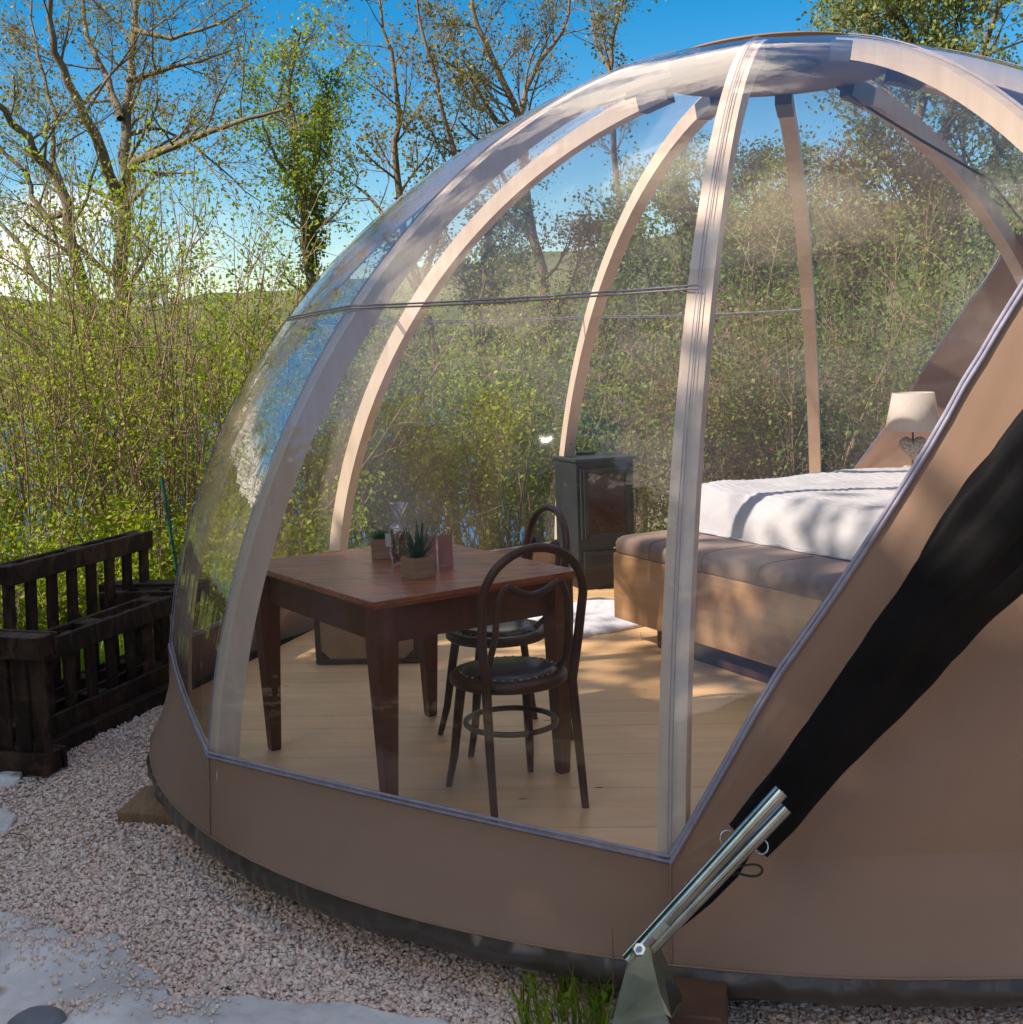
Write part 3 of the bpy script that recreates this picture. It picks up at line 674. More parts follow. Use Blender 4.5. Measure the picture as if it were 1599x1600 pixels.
for z in (.22, .46):
    dw = part('drawer', MB().box(LP + ZU * z - BN * .176, (.32, .012, .20), BD, BN, bev=.003), MT['pine'], ns)
    part('knob', MB().box(LP + ZU * z - BN * .190, (.02, .02, .02), BD, BN, bev=.006), MT['plinth'], dw)
for sx in (-.15, .15):
    for sy in (-.14, .14): part('leg', MB().box(LP + BD * sx + BN * sy + ZU * .01, (.03, .03, .02), BD, BN), MT['plinth'], ns)
ns.location = (LP.x, LP.y, 0)
for ch in ns.children:
    pass
# re-base the nightstand children onto its final location
for ch in ns.children:
    off = (B0 + BD * -.20 + BN * 2.22) - Vector((LP.x, LP.y, 0)); ch.location = Vector((off.x, off.y, 0))
lm = thing('table_lamp', 'bedside lamp with cream linen shade and stacked wicker hearts', 'lamp', (LP.x, LP.y, .652))
LPz = .652
mb = MB().lathe([(.160, .345), (.163, .345), (.122, .570), (.119, .570), (.158, .349)], n=40); part('lamp_shade', mb, MT['shade'], lm, True, base=(0, 0, 0))
part('stem', MB().tube([(0, 0, .02), (0, 0, .40)], .006, 8), MT['trim'], lm, True, base=(0, 0, 0))
def heart(z0, s, ang):
    mb = MB(); rows = []
    n = 28
    for lay, sc in ((-1, .55), (-.72, .9), (0, 1.0), (.72, .9), (1, .55)):
        row = []
        for q in range(n):
            a = 2 * math.pi * q / n; x = 16 * math.sin(a) ** 3 / 17; z = (13 * math.cos(a) - 5 * math.cos(2 * a) - 2 * math.cos(3 * a) - math.cos(4 * a)) / 17
            row.append((x * s * sc * math.cos(ang) - lay * s * .42 * math.sin(ang), x * s * sc * math.sin(ang) + lay * s * .42 * math.cos(ang), z0 + (z * sc + .0) * s))
        rows.append(row)
    mb.quadgrid(rows, True); mb.cap(rows[0]); mb.cap(rows[-1][::-1]); return mb
ht = part('wicker_heart', heart(.245, .088, rad(-8)), MT['wicker'], lm, True, base=(0, 0, 0))
part('wicker_heart', heart(.085, .075, rad(14)), MT['wicker'], lm, True, base=(0, 0, 0))
part('lamp_foot', MB().lathe([(.055, 0), (.058, .006), (.02, .014)], n=24), MT['wicker'], lm, True, base=(0, 0, 0))

# ------------------------------------------------------------------ rug, suitcase
out = [(820, 962), (845, 952), (880, 950), (905, 944), (935, 938), (965, 942), (990, 948), (1030, 966), (1044, 974), (1010, 979), (985, 984), (950, 990), (925, 994), (902, 1000), (880, 986), (850, 980), (828, 978)]
def floor_pt(x, y, z=0.0):
    d = FWD + RIGHT * ((x - 800) / F_PX) - UP * ((y - 800) / F_PX); return EYEP + d * ((z - EYE) / d.z)
rp = [floor_pt(*q) for q in out]; rc = sum(rp, Vector()) / len(rp)
fine = []
for i in range(len(rp)):
    for q in range(6):
        v = rp[i].lerp(rp[(i + 1) % len(rp)], q / 6); v += (v - rc).normalized() * .018 * noise.noise(v * 14); fine.append(v)
mb = MB(); rows = []
for v, z in ((1.0, .002), (1.0, .014), (.97, .024), (.85, .030), (.6, .032), (.3, .034), (.02, .034)):
    rows.append([Vector((rc.x + (p.x - rc.x) * v, rc.y + (p.y - rc.y) * v, z + (.004 * noise.noise(p * 30 * v) if z > .01 else 0))) for p in fine])
mb.quadgrid(rows, True); mb.cap(rows[-1]); tag(part('sheepskin_rug', mb, MT['rug'], None, True), 'white sheepskin rug lying on the pine floor in front of the stove', 'rug')
sc_ = thing('suitcase', 'old tan suitcase with dark corner trim standing under the table', 'suitcase', (-.76, 6.5, 0))
sx_ = Vector((.997, -.07, 0)).normalized(); sy_ = Vector((-sx_.y, sx_.x, 0)); s0 = Vector((-.755, 6.38, 0))
part('shell', MB().box(s0 + sy_ * .14 + ZU * .135, (.52, .28, .25), sx_, sy_, bev=.015), MT['suitcase'], sc_)
for z in (.018, .252):
    part('trim', MB().box(s0 + sy_ * .14 + ZU * z, (.535, .292, .028), sx_, sy_, bev=.006), MT['trim'], sc_)
for x in (-.252, .252): part('trim', MB().box(s0 + sx_ * x + sy_ * .0 + ZU * .135, (.028, .012, .205), sx_, sy_, bev=.004), MT['trim'], sc_)
for x in (-.22, .22):
    part('corner', MB().prism([(0, 0), (.045, 0), (0, .045)], 0, .004, s0 + sx_ * (x + (-.016 if x < 0 else .016)) - sy_ * .0005 + ZU * .033, sx_ * (1 if x < 0 else -1), ZU) if x < 0 else MB().prism([(0, 0), (0, .045), (-.045, 0)], 0, .004, s0 + sx_ * (x + .016) - sy_ * .004 + ZU * .033, sx_, ZU), MT['trim'], sc_)

# ------------------------------------------------------------------ pallet bench outside
pb = thing('pallet_bench', 'bench built from dark stained pallets on the gravel at the left', 'bench', (-2.2, 6.3, -.24))
def pallet(a, b, z0, z1, th_, lean=0, nsl=8, label=None, slat_w=.078):
    """upright pallet between a and b (xy), rails top and bottom on the near face, slats behind"""
    a = Vector((*a, 0)); b = Vector((*b, 0)); d = (b - a); Ln = d.length; d.normalize(); nrm = Vector((d.y, -d.x, 0))     # towards viewer side
    up = (ZU - nrm * lean).normalized()
    hgt = z1 - z0
    fr = part('pallet', MB().box(a + d * Ln / 2 + up * (hgt - .05) + ZU * z0, (Ln, .028, .10), d, nrm.cross(d).cross(d) if False else nrm, Z=up, bev=.004), MT['pallet'], pb)
    if label: fr['label'] = label
    def bx(name, x, n_, z, w_, dd, h): return part(name, MB().box(a + d * x + nrm * n_ + up * z + ZU * z0, (w_, dd, h), d, nrm, Z=up, bev=.004), MT['pallet'], fr)
    bx('rail', Ln / 2, 0, .05, Ln, .028, .10)
    bx('rail', Ln / 2, -th_, hgt - .05, Ln, .022, .10); bx('rail', Ln / 2, -th_, .05, Ln, .022, .10)
    for i in range(nsl):
        x = slat_w / 2 + (Ln - slat_w) * i / (nsl - 1); bx('slat', x, -.026 - .0, hgt / 2, slat_w, .020, hgt - .004)
    for x in (.07, Ln / 2, Ln - .07):
        for z in (.05, hgt - .05): bx('block', x, -th_ / 2 - .01, z, .12, th_ - .045, .09)
    return fr
pallet((-2.235, 5.66), (-1.86, 6.86), -.16, .30, .14, label='upright front pallet of the bench')
pallet((-2.50, 6.18), (-2.11, 7.32), -.20, .60, .10, lean=-.05, label='upright back pallet of the bench')
pallet((-2.42, 5.56), (-2.06, 5.44), -.22, .40, .12, nsl=4, label='short end pallet at the left edge')
pallet((-2.30, 7.02), (-1.80, 6.98), -.20, .30, .12, nsl=4, label='short end pallet beside the dome')
part('foot_rail', MB().box((-2.04, 6.26, -.20), (1.2, .12, .09), (.30, .954, 0), (.954, -.3, 0), bev=.004), MT['pallet'], pb)
part('foot_block', MB().box((-2.19, 5.62, -.20), (.14, .14, .10), (.30, .954, 0), (.954, -.3, 0), bev=.004), MT['pallet'], pb)
mb = MB().box((-2.06, 7.25, .26), (.62, .14, .10), (.9, -.1, 0), bev=.004); part('arm_rest', mb, MT['pallet'], pb)

wb = part('wooden_board', MB().box((-1.40, 4.93, -.19), (.34, .24, .05), (.93, -.25, .0), (.2, .95, .10), bev=.004), MT['block']); tag(wb, 'weathered board end sticking out from under the dome edge', 'board')

# ------------------------------------------------------------------ ground
def gz(x, y):
    z = -.245
    f = max(0, y - 11.5 - .25 * max(0, x))
    fl = 1 / (1 + math.exp((x - 3) * .5))
    z -= f * .40 * fl
    z += .03 * noise.noise(Vector((x * .6, y * .6, 0))) * min(1, max(0, math.hypot(x - CX, y - CY) - 3.6))
    return max(z, -14)
xs = sorted(set([round(v, 3) for v in np.concatenate([np.linspace(-60, -8, 27), np.linspace(-8, 9, 86), np.linspace(9, 60, 26)])]))
ys = sorted(set([round(v, 3) for v in np.concatenate([np.linspace(-60, -2, 25), np.linspace(-2, 16, 90), np.linspace(16, 70, 28)])]))
rows = [[(x, y, gz(x, y)) for x in xs] for y in ys]
grd = part('ground', MB().quadgrid(rows), mat('grassy_earth', (.075, .115, .022), .9, (.10, .085, .04), scale=1.3, bump=.02, bscale=22), None, True); grd['kind'] = 'structure'
rows = [[(x, y, -.244 + .022 * noise.noise(Vector((x * 1.3, y * 1.3, 4))) - .02) if False else (x, y, -.236 + .016 * noise.noise(Vector((x * 1.6, y * 1.6, 4)))) for x in np.concatenate([np.linspace(-4.2, 4.5, 60), np.linspace(5, 12, 10)])] for y in np.concatenate([np.linspace(-9, -2.3, 10), np.linspace(-2, 7.05, 60)])]  # bed extended out of view to bounce warm sunlight onto the canvas
gb = part('gravel_path', MB().quadgrid(rows), MT['gbase'], None, True); gb['kind'] = 'structure'
def gzp(x, y): return -.236 + .016 * noise.noise(Vector((x * 1.6, y * 1.6, 4)))
rng = np.random.default_rng(5)
def big_mesh(name, V, Fc, m, smooth=False):
    me = bpy.data.meshes.new(name); k = Fc.shape[1]
    me.vertices.add(len(V)); me.vertices.foreach_set('co', V.astype(np.float32).ravel())
    me.loops.add(Fc.size); me.loops.foreach_set('vertex_index', Fc.astype(np.int32).ravel())
    me.polygons.add(len(Fc)); me.polygons.foreach_set('loop_start', (np.arange(len(Fc)) * k).astype(np.int32)); me.polygons.foreach_set('loop_total', np.full(len(Fc), k, np.int32))
    me.materials.append(m); me.update(calc_edges=True); me.validate()
    if smooth: me.shade_smooth()
    return me
def link(name, me, parent=None, loc=(0, 0, 0)):
    o = bpy.data.objects.new(name, me); COL.objects.link(o); o.location = loc
    if parent is not None: o.parent = parent
    return o
SHEETS = [[(-60, 1425), (20, 1440), (90, 1462), (120, 1475), (185, 1468), (190, 1490), (165, 1510), (248, 1522), (262, 1560), (275, 1578), (420, 1572), (560, 1580), (700, 1600), (760, 1680), (600, 1800), (100, 1850), (-120, 1650)],
          [(-60, 1205), (10, 1198), (44, 1208), (30, 1222), (-10, 1236), (-60, 1238)], [(-60, 1268), (8, 1268), (28, 1282), (10, 1300), (-60, 1306)]]
SHP = [[floor_pt(x, y, -.232) for x, y in q] for q in SHEETS]
def inside(x, y, q):
    c = False
    for a, b in zip(q, q[1:] + q[:1]):
        if (a.y > y) != (b.y > y) and x < (b.x - a.x) * (y - a.y) / (b.y - a.y) + a.x: c = not c
    return c
# loose stones (denser where near)
def stones():
    pts = []
    area = []
    while len(area) < 80000:
        y = 3.0 + 4.1 * rng.random() ** 1.35; x = rng.uniform(-.45 * y - .5, .46 * y + .1)
        if math.hypot(x - CX, y - CY) < 2.55: continue
        if x < -1.75 - .0 and y > 6.9: continue
        if x < .1 and any(inside(x, y, q) for q in SHP) and rng.random() > .02: continue
        area.append((x, y))
    A = np.array(area); n = len(A)
    z = np.array([gzp(x, y) for x, y in area])
    oct_ = np.array([(1, 0, 0), (-1, 0, 0), (0, 1, 0), (0, -1, 0), (0, 0, 1), (0, 0, -1)], float)
    fc = np.array([(0, 2, 4), (2, 1, 4), (1, 3, 4), (3, 0, 4), (2, 0, 5), (1, 2, 5), (3, 1, 5), (0, 3, 5)])
    s = rng.lognormal(-5.0, .34, n)[:, None, None]
    s = np.clip(s, .003, .016)
    V = oct_[None] * (1 + rng.uniform(-.45, .45, (n, 6, 1))) + rng.uniform(-.28, .28, (n, 6, 3))
    V *= np.stack([rng.uniform(.8, 1.4, n), rng.uniform(.8, 1.2, n), rng.uniform(.5, .9, n)], -1)[:, None, :]
    th = rng.uniform(0, 6.28, n); ph = rng.uniform(-.7, .7, n)
    c, s_ = np.cos(th), np.sin(th); Rm = np.zeros((n, 3, 3)); Rm[:, 0, 0] = c; Rm[:, 0, 1] = -s_; Rm[:, 1, 0] = s_; Rm[:, 1, 1] = c; Rm[:, 2, 2] = 1
    c, s_ = np.cos(ph), np.sin(ph); Rx = np.zeros((n, 3, 3)); Rx[:, 0, 0] = 1; Rx[:, 1, 1] = c; Rx[:, 1, 2] = -s_; Rx[:, 2, 1] = s_; Rx[:, 2, 2] = c
    V = np.einsum('nij,nkj->nki', np.einsum('nij,njk->nik', Rm, Rx), V) * s
    V += np.stack([A[:, 0], A[:, 1], z + rng.uniform(.0, .011, n)], -1)[:, None, :]
    Fc = (fc[None] + (np.arange(n) * 6)[:, None, None]).reshape(-1, 3)
    return V.reshape(-1, 3), Fc
V, Fc = stones(); o = link('gravel', big_mesh('gravel', V, Fc, MT['gravel'])); tag(o, 'pale pinkish limestone gravel spread around the dome', 'gravel', kind='stuff')

# torn white membrane
def membrane(name, pxs, label, zoff=.014, far=None):
    base = [floor_pt(x, y, -.232) for x, y in pxs]
    c = sum(base, Vector()) / len(base); fine = []
    for i in range(len(base)):
        for q in range(12):
            v = base[i].lerp(base[(i + 1) % len(base)], q / 12); v = v + (v - c).normalized() * .03 * noise.noise(v * 9); fine.append(v)
    rows = []
    for k in range(40):
        s = 1 - k / 39 * .98; row = []
        for p in fine:
            x, y = c.x + (p.x - c.x) * s, c.y + (p.y - c.y) * s
            z = gzp(x, y) + zoff + .012 * noise.noise(Vector((x * 5, y * 5, 2))) + .030 * abs(noise.noise(Vector((x * 3.0, y * 8, 8)))) + .012 * abs(noise.noise(Vector((x * 17 + y * 9, y * 13, 3)))) - (.012 if k == 0 else 0)
            row.append((x, y, z))
        rows.append(row)
    rows.insert(0, [(x, y, z - .006) for x, y, z in rows[0]])
    mb = MB().quadgrid(rows, True); mb.cap(rows[-1])
    return tag(part(name, mb, MT['sheet'], None, True), label, 'ground fabric')
membrane('weed_fabric', [(-60, 1425), (20, 1440), (90, 1462), (120, 1475), (185, 1468), (190, 1490), (165, 1510), (248, 1522), (262, 1560), (275, 1578), (420, 1572), (560, 1580), (700, 1600), (760, 1680), (600, 1800), (100, 1850), (-120, 1650)], 'white torn weed fabric with spilled gravel in the bottom left corner')
membrane('weed_fabric', [(-60, 1205), (10, 1198), (44, 1208), (30, 1222), (-10, 1236), (-60, 1238)], 'small white fabric scrap beside the foot of the pallet bench')
membrane('weed_fabric', [(-60, 1268), (8, 1268), (28, 1282), (10, 1300), (-60, 1306)], 'small half buried white fabric scrap at the left edge')
def spill(n, pts):
    V = []; Fc = []
# gravel spilled on the membrane
def spilled():
    n = 800; cs = [(-1.36, 3.72, .13), (-1.50, 3.80, .10), (-1.12, 3.55, .09), (-1.22, 3.72, .12), (-1.62, 3.92, .08), (-1.3, 3.42, .05), (-.95, 3.40, .06)]
    A = []
    for i in range(n): c = cs[rng.integers(len(cs))]; A.append((c[0] + rng.normal() * c[2], c[1] + rng.normal() * c[2] * .6))
    A = np.array(A); oct_ = np.array([(1, 0, 0), (-1, 0, 0), (0, 1, 0), (0, -1, 0), (0, 0, 1), (0, 0, -1)], float)
    fc = np.array([(0, 2, 4), (2, 1, 4), (1, 3, 4), (3, 0, 4), (2, 0, 5), (1, 2, 5), (3, 1, 5), (0, 3, 5)])
    s = np.clip(rng.lognormal(-5.2, .35, n), .002, .012)[:, None, None]
    V = (oct_[None] * (1 + rng.uniform(-.4, .4, (n, 6, 1))) + rng.uniform(-.2, .2, (n, 6, 3))) * s
    z = np.array([gzp(x, y) + .016 + .012 * noise.noise(Vector((x * 5, y * 5, 2))) + .030 * abs(noise.noise(Vector((x * 3.0, y * 8, 8)))) + .012 * abs(noise.noise(Vector((x * 17 + y * 9, y * 13, 3)))) for x, y in A])
    V += np.stack([A[:, 0], A[:, 1], z + .003], -1)[:, None, :]
    return V.reshape(-1, 3), (fc[None] + (np.arange(n) * 6)[:, None, None]).reshape(-1, 3)
V, Fc = spilled(); tag(link('spilled_gravel', big_mesh('spilled_gravel', V, Fc, MT['gravel'])), 'thin scatter of gravel and dirt spilled over the white fabric', 'gravel', kind='stuff')
mb = MB(); c = floor_pt(60, 1596, -.22); rows = []
for j in range(9):
    ph = math.pi / 2 * j / 8; rows.append([(c.x + .085 * math.cos(ph) * math.cos(a) * (1 + .15 * noise.noise(Vector((math.cos(a), math.sin(a), ph)) * 1.5)), c.y + .07 * math.cos(ph) * math.sin(a), c.z - .02 + .055 * math.sin(ph)) for a in [2 * math.pi * q / 28 for q in range(28)]])
mb.quadgrid(rows, True); mb.cap(rows[-1]); tag(part('stone', mb, MT['stone'], None, True), 'smooth grey stone weighing down the white fabric at the bottom left', 'stone')
mb = MB().tube([floor_pt(x, y, -.215) for x, y in ((4, 1309), (14, 1302), (36, 1304), (48, 1314), (46, 1330), (41, 1338))], .0025, 5); mb.tube([floor_pt(14, 1302, -.215), floor_pt(18, 1297, -.205)], .0018, 5)
tag(part('fallen_twig', mb, MT['barkb'], None, True), 'thin crooked twig lying on the gravel at the left', 'twig')
# green stake
tag(part('fence_stake', MB().tube([at(278, 900, 8.2), at(253, 745, 8.2)], .013, 8), MT['green'], None, True), 'thin green metal stake leaning in front of the hazel shrubs', 'stake')

# grass
def blades(n, xr, yr, hgt, keep=lambda x, y: True, zf=gz):
    A = []
    while len(A) < n:
        x, y = rng.uniform(*xr), rng.uniform(*yr)
        if keep(x, y): A.append((x, y))
    A = np.array(A); z = np.array([zf(x, y) for x, y in A]); th = rng.uniform(0, 6.28, n); h = hgt * rng.uniform(.5, 1.3, n); wd = rng.uniform(.003, .007, n)
    d = np.stack([np.cos(th), np.sin(th), 0 * th], -1); ln = rng.uniform(-.5, .5, (n, 2)) * h[:, None]
    b = np.stack([A[:, 0], A[:, 1], z - .01], -1)
    mid = b + np.stack([ln[:, 0] * .35, ln[:, 1] * .35, h * .6], -1); tip = b + np.stack([ln[:, 0], ln[:, 1], h], -1)
    V = np.stack([b - d * wd[:, None], b + d * wd[:, None], mid + d * wd[:, None] * .8, mid - d * wd[:, None] * .8, tip], 1)
    f4 = np.concatenate([np.array([[0, 1, 2]]), np.array([[0, 2, 3]]), np.array([[3, 2, 4]])])
    return V.reshape(-1, 3), (f4[None] + (np.arange(n) * 5)[:, None, None]).reshape(-1, 3)
def grass(n, xr, yr, h, label, keep=lambda x, y: True, zf=gz):
    V, Fc = blades(n, xr, yr, h, keep, zf); return tag(link('grass', big_mesh('grass', V, Fc, LF['grass'])), label, 'grass', kind='stuff')
grass(34000, (-5.5, -1.3), (6.9, 11.5), .11, 'bright green grass behind the pallet bench', lambda x, y: math.hypot(x - CX, y - CY) > 2.95 and x > -.42 * y - .6)
grass(26000, (-2.0, 5.5), (7.6, 13), .13, 'green grass strip showing through the back of the dome', lambda x, y: math.hypot(x - CX, y - CY) > 2.95)
grass(110, (-.02, .22), (3.14, 3.40), .13, 'weedy grass tuft growing beside the steel bracket', zf=gzp)
wd_ = thing('weed', 'leafy green weed with upright stalks beside the steel bracket', 'weed', (.10, 3.22, -.23))
for i in range(6):
    a = i * 1.1; h = .12 + .06 * rs.random(); p = Vector((.05 * math.cos(a), .04 * math.sin(a), 0)); q = p + Vector((.08 * math.cos(a + .4), .03 * math.sin(a), h))
    sm = part('stalk', MB().tube([p, p.lerp(q, .5) + Vector((0, 0, .02)), q], .0022, 5), LF['grass'], wd_, True, base=(0, 0, 0))
    for j in range(5):
        c = p.lerp(q, .3 + .15 * j); d = Vector((math.cos(a + j * 2.2), math.sin(a + j * 2.2), .5)).normalized(); s_ = d.cross(ZU).normalized()
        part('leaf', MB().quadgrid([[c, c], [c + d * .014 - s_ * .009, c + d * .014 + s_ * .009], [c + d * .034, c + d * .034]]), LF['mid'], sm, base=(0, 0, 0))
for (x0, y0, x1, y1, z_) in ((885, 1590, 897, 1508, 3.1), (918, 1595, 885, 1500, 3.12), (958, 1560, 957, 1450, 3.05), (945, 1590, 935, 1520, 3.1)):
    part('stalk', MB().tube([at(x0, y0, z_), at((x0 + x1) / 2 + 2, (y0 + y1) / 2, z_), at(x1, y1, z_)], [.0022, .0017, .0008], 5), LF['olive'], wd_, True)

# ------------------------------------------------------------------ lake, far hills, house
rows = [[(x, y, -12.0) for x in (-900, 0, 900)] for y in (-900, 0, 1200)]
lk = part('lake_water', MB().quadgrid(rows), MT['lake'], None); lk['kind'] = 'structure'
def hill_h(a, r):
    # a: angle from +y (forward) clockwise; ridge is higher at the back left
    base = 46 + 10 * math.sin(a * 2 + .8) + 8 * math.sin(a * 5) + 62 * max(0, -math.cos(a + .9)) + 20 * max(0, math.sin(a)) + 95 * max(0, math.sin(-a - .42))
    f = min(1, max(0, (r - 300) / 330)); f = f * f * (3 - 2 * f)
    return -13.5 + base * f * (1 + .12 * noise.noise(Vector((math.cos(a) * 6, math.sin(a) * 6, r * .006))))
NA, NRr = 360, 26
rows = []
for j in range(NRr + 1):
    r = 290 + 520 * j / NRr; row = []
    for i in range(NA):
        a = 2 * math.pi * i / NA; x, y = r * math.sin(a), r * math.cos(a)
        z = hill_h(a, r) + 3.5 * noise.noise(Vector((x * .03, y * .03, 0))) * min(1, j / 4) + 4.5 * abs(noise.noise(Vector((x * .09, y * .09, 0)))) * min(1, j / 4)
        row.append((x, y, z))
    rows.append(row)
hm = mat('wooded_hill', (.055, .085, .022), .95, (.115, .135, .05), scale=.012, detail=12, bump=3, bscale=.12, lo=.38, hi=.6, coords='Object')
hl = part('far_hillside', MB().quadgrid(rows, True), hm, None, True); hl['kind'] = 'structure'
hp = at(230, 472, 560); a_ = math.atan2(hp.x, hp.y); hp.z = hill_h(a_, math.hypot(hp.x, hp.y)) + 1
hs_ = thing('farmhouse', 'tiny white farmhouse with grey roof on the far hillside', 'house', hp)
part('wall', MB().box((0, 0, 2), (16, 9, 6)), MT['white'], hs_, base=(0, 0, 0))
part('roof', MB().prism([(-5.4, 0), (5.4, 0), (0, 3.6)], -8.8, 8.8, (0, 0, 5), (0, 1, 0), (0, 0, 1)), MT['roof'], hs_, base=(0, 0, 0))
for x in (-5, -1.6, 1.6, 5): part('window', MB().box((x, -4.55, 3), (1.2, .12, 1.5)), MT['glassd'], hs_, base=(0, 0, 0))

# ------------------------------------------------------------------ trees and shrubs
def leaf_mesh(name, pts, size, m, seed=0, squash=.6, droop=0):
    r = np.random.default_rng(seed); Pn = np.array(pts); n = len(Pn)
    s = size * r.uniform(.55, 1.4, n)[:, None]
    u = r.normal(size=(n, 3)); u /= np.linalg.norm(u, axis=1)[:, None]
    v = r.normal(size=(n, 3)); v -= (v * u).sum(1)[:, None] * u; v /= np.linalg.norm(v, axis=1)[:, None]
    u = u * s; v = v * s * squash
    nrm = np.cross(u, v) / s * .25
    V = np.stack([Pn - u, Pn - v + nrm, Pn + u, Pn + v + nrm], 1).reshape(-1, 3)
    f = np.array([[0, 1, 2], [0, 2, 3]]); Fc = (f[None] + (np.arange(n) * 4)[:, None, None]).reshape(-1, 3)
    return big_mesh(name, V, Fc, m)
class Tree:
    def __init__(s, seed): s.r = random.Random(seed); s.trunk = MB(); s.br = MB(); s.tw = MB(); s.tips = []
    def limb(s, pts, r0, r1, mb=None, n=7):
        k = len(pts); (mb or s.trunk).tube(pts, [r0 + (r1 - r0) * i / (k - 1) for i in range(k)], n, caps=False)
    def grow(s, p, d, L, r, lev, maxlev, up=.12, wander=.28, kids=5, spread=.8):
        rr = s.r; n = 5 if lev < maxlev else 3; pts = [p]; q = p; d = d.normalized()
        dirs = [d]
        for i in range(n):
            d = (d + Vector((rr.gauss(0, wander), rr.gauss(0, wander), rr.gauss(0, wander) + up)) * (.5 if lev < 2 else .7)).normalized()
            q = q + d * (L / n); pts.append(q); dirs.append(d)
        e = r * .35
        sides = 6 if lev == 0 else (5 if lev == 1 else 3)
        mb = s.trunk if lev < maxlev else s.tw
        mb.tube(pts, [r + (e - r) * i / n for i in range(n + 1)], sides, caps=False)
        if lev >= maxlev:
            s.tips += pts[1:]; return
        if lev == maxlev - 1: s.tips += pts[3:]
        for c in range(kids):
            t = rr.uniform(.22, 1.0); i = min(n - 1, int(t * n)); b = pts[i].lerp(pts[i + 1], t * n - i)
            dd = dirs[i]; ax = Vector((rr.gauss(0, 1), rr.gauss(0, 1), rr.gauss(0, 1))); ax = (ax - dd * ax.dot(dd)).normalized()
            nd = (dd + ax * rr.uniform(.5, 1.1) * spread).normalized()
            s.grow(b, nd, L * rr.uniform(.42, .68) * (1.05 - .3 * t), max(.003, r * (1 - .6 * t) * rr.uniform(.4, .6)), lev + 1, maxlev, up, wander, kids, spread)
    def build(s, name, label, cat, loc, bark, leaf, size, dens, group, seed, spreadpos=.09, maxl=16000, extra=None, stems=False):
        t = thing(name, label, cat, loc, group)
        if stems: part('stems', s.trunk, bark, t, True, stuff=True)
        else: part('trunk', s.trunk, bark, t, True)
        if s.tw.v: part('twigs', s.tw, bark, t, True, stuff=True)
        r = np.random.default_rng(seed); T = np.array([tuple(p) for p in s.tips]) - np.array(tuple(loc))
        if len(T):
            n = min(maxl, int(len(T) * dens)); idx = r.permutation(len(T))[:max(1, int(len(T) * .62))][r.integers(0, max(1, int(len(T) * .62)), n)]
            Pn = T[idx] + r.normal(size=(n, 3)) * spreadpos
            # light and dark clumps: keep leaves in patches
            k = np.array([noise.noise(Vector(p) * .9) for p in Pn]); Pn = Pn[k > r.uniform(-.75, .05, n)]
            o = link('leaves', leaf_mesh('leaves', Pn, size, leaf, seed), t); o['kind'] = 'stuff'
        if extra:
            Pn, sz, lm_ = extra; o = link('ivy', leaf_mesh('ivy', np.array(Pn) - np.array(tuple(loc)), sz, lm_, seed + 1), t); o['kind'] = 'stuff'
        return t
def ivy_on(pts, n, rad_, r):
    out = []
    for i in range(n):
        t = r.random() * (len(pts) - 1); k = int(t); p = pts[k].lerp(pts[k + 1], t - k); a = r.uniform(0, 6.28); q = rad_ * (.6 + .9 * r.random()) * (1 + .7 * noise.noise(p * 2.5))
        out.append((p.x + math.cos(a) * q, p.y + math.sin(a) * q, p.z + r.uniform(-.05, .05)))
    return out

# --- left: big forked tree
def px_tree(name, label, cat, Y, limbs, bark, leaf, size, dens, group, seed, kids=6, maxlev=3, ivy=None, subL=.55, step=2.0, maxl=14000, spreadpos=.09, root=None, subr=.5):
    T = Tree(seed); ivypts = []
    for li, (pl, r0, r1, grow) in enumerate(limbs):
        P3 = [at(x, y, Y + dy_) for x, y, dy_ in pl]; r0 *= .78; r1 *= .7
        # resample smoothly
        F3 = []
        for i in range(len(P3) - 1):
            for q in range(3): F3.append(P3[i].lerp(P3[i + 1], q / 3) + Vector((T.r.gauss(0, .02), T.r.gauss(0, .02), 0)))
        F3.append(P3[-1]); T.limb(F3, r0, r1, n=8)
        if ivy and li in ivy[0]: ivypts += ivy_on(F3, ivy[1], ivy[2], T.r)
        tot = sum((b - a).length for a, b in zip(F3, F3[1:])); nb_ = int(grow * tot)
        for b in range(nb_):
            t = .12 + .88 * (b + T.r.random()) / nb_; k = min(len(F3) - 2, int(t * (len(F3) - 1))); p = F3[k].lerp(F3[k + 1], t * (len(F3) - 1) - k)
            d = (F3[k + 1] - F3[k]).normalized(); ax = Vector((T.r.gauss(0, 1), T.r.gauss(0, .8), T.r.gauss(0, .7) + .25)); ax = (ax - d * ax.dot(d)).normalized()
            rr0 = (r0 + (r1 - r0) * t) * subr
            T.grow(p, (d * .75 + ax), step * T.r.uniform(.45, 1) * (1.1 - .5 * t) , max(.007, rr0 * .8), 1, maxlev, .13, .22, kids, .75)
    base = at(*limbs[0][0][0][:2], Y + limbs[0][0][0][2]); base = Vector((base.x, base.y, gz(base.x, base.y)))
    T.limb([base - ZU * .2, at(*limbs[0][0][0][:2], Y + limbs[0][0][0][2])], limbs[0][1] * 1.15, limbs[0][1], n=8)
    return T.build(name, label, cat, base, bark, leaf, size, dens, group, seed, maxl=maxl, spreadpos=spreadpos, extra=(ivypts, .026, LF['deep']) if ivypts else None)
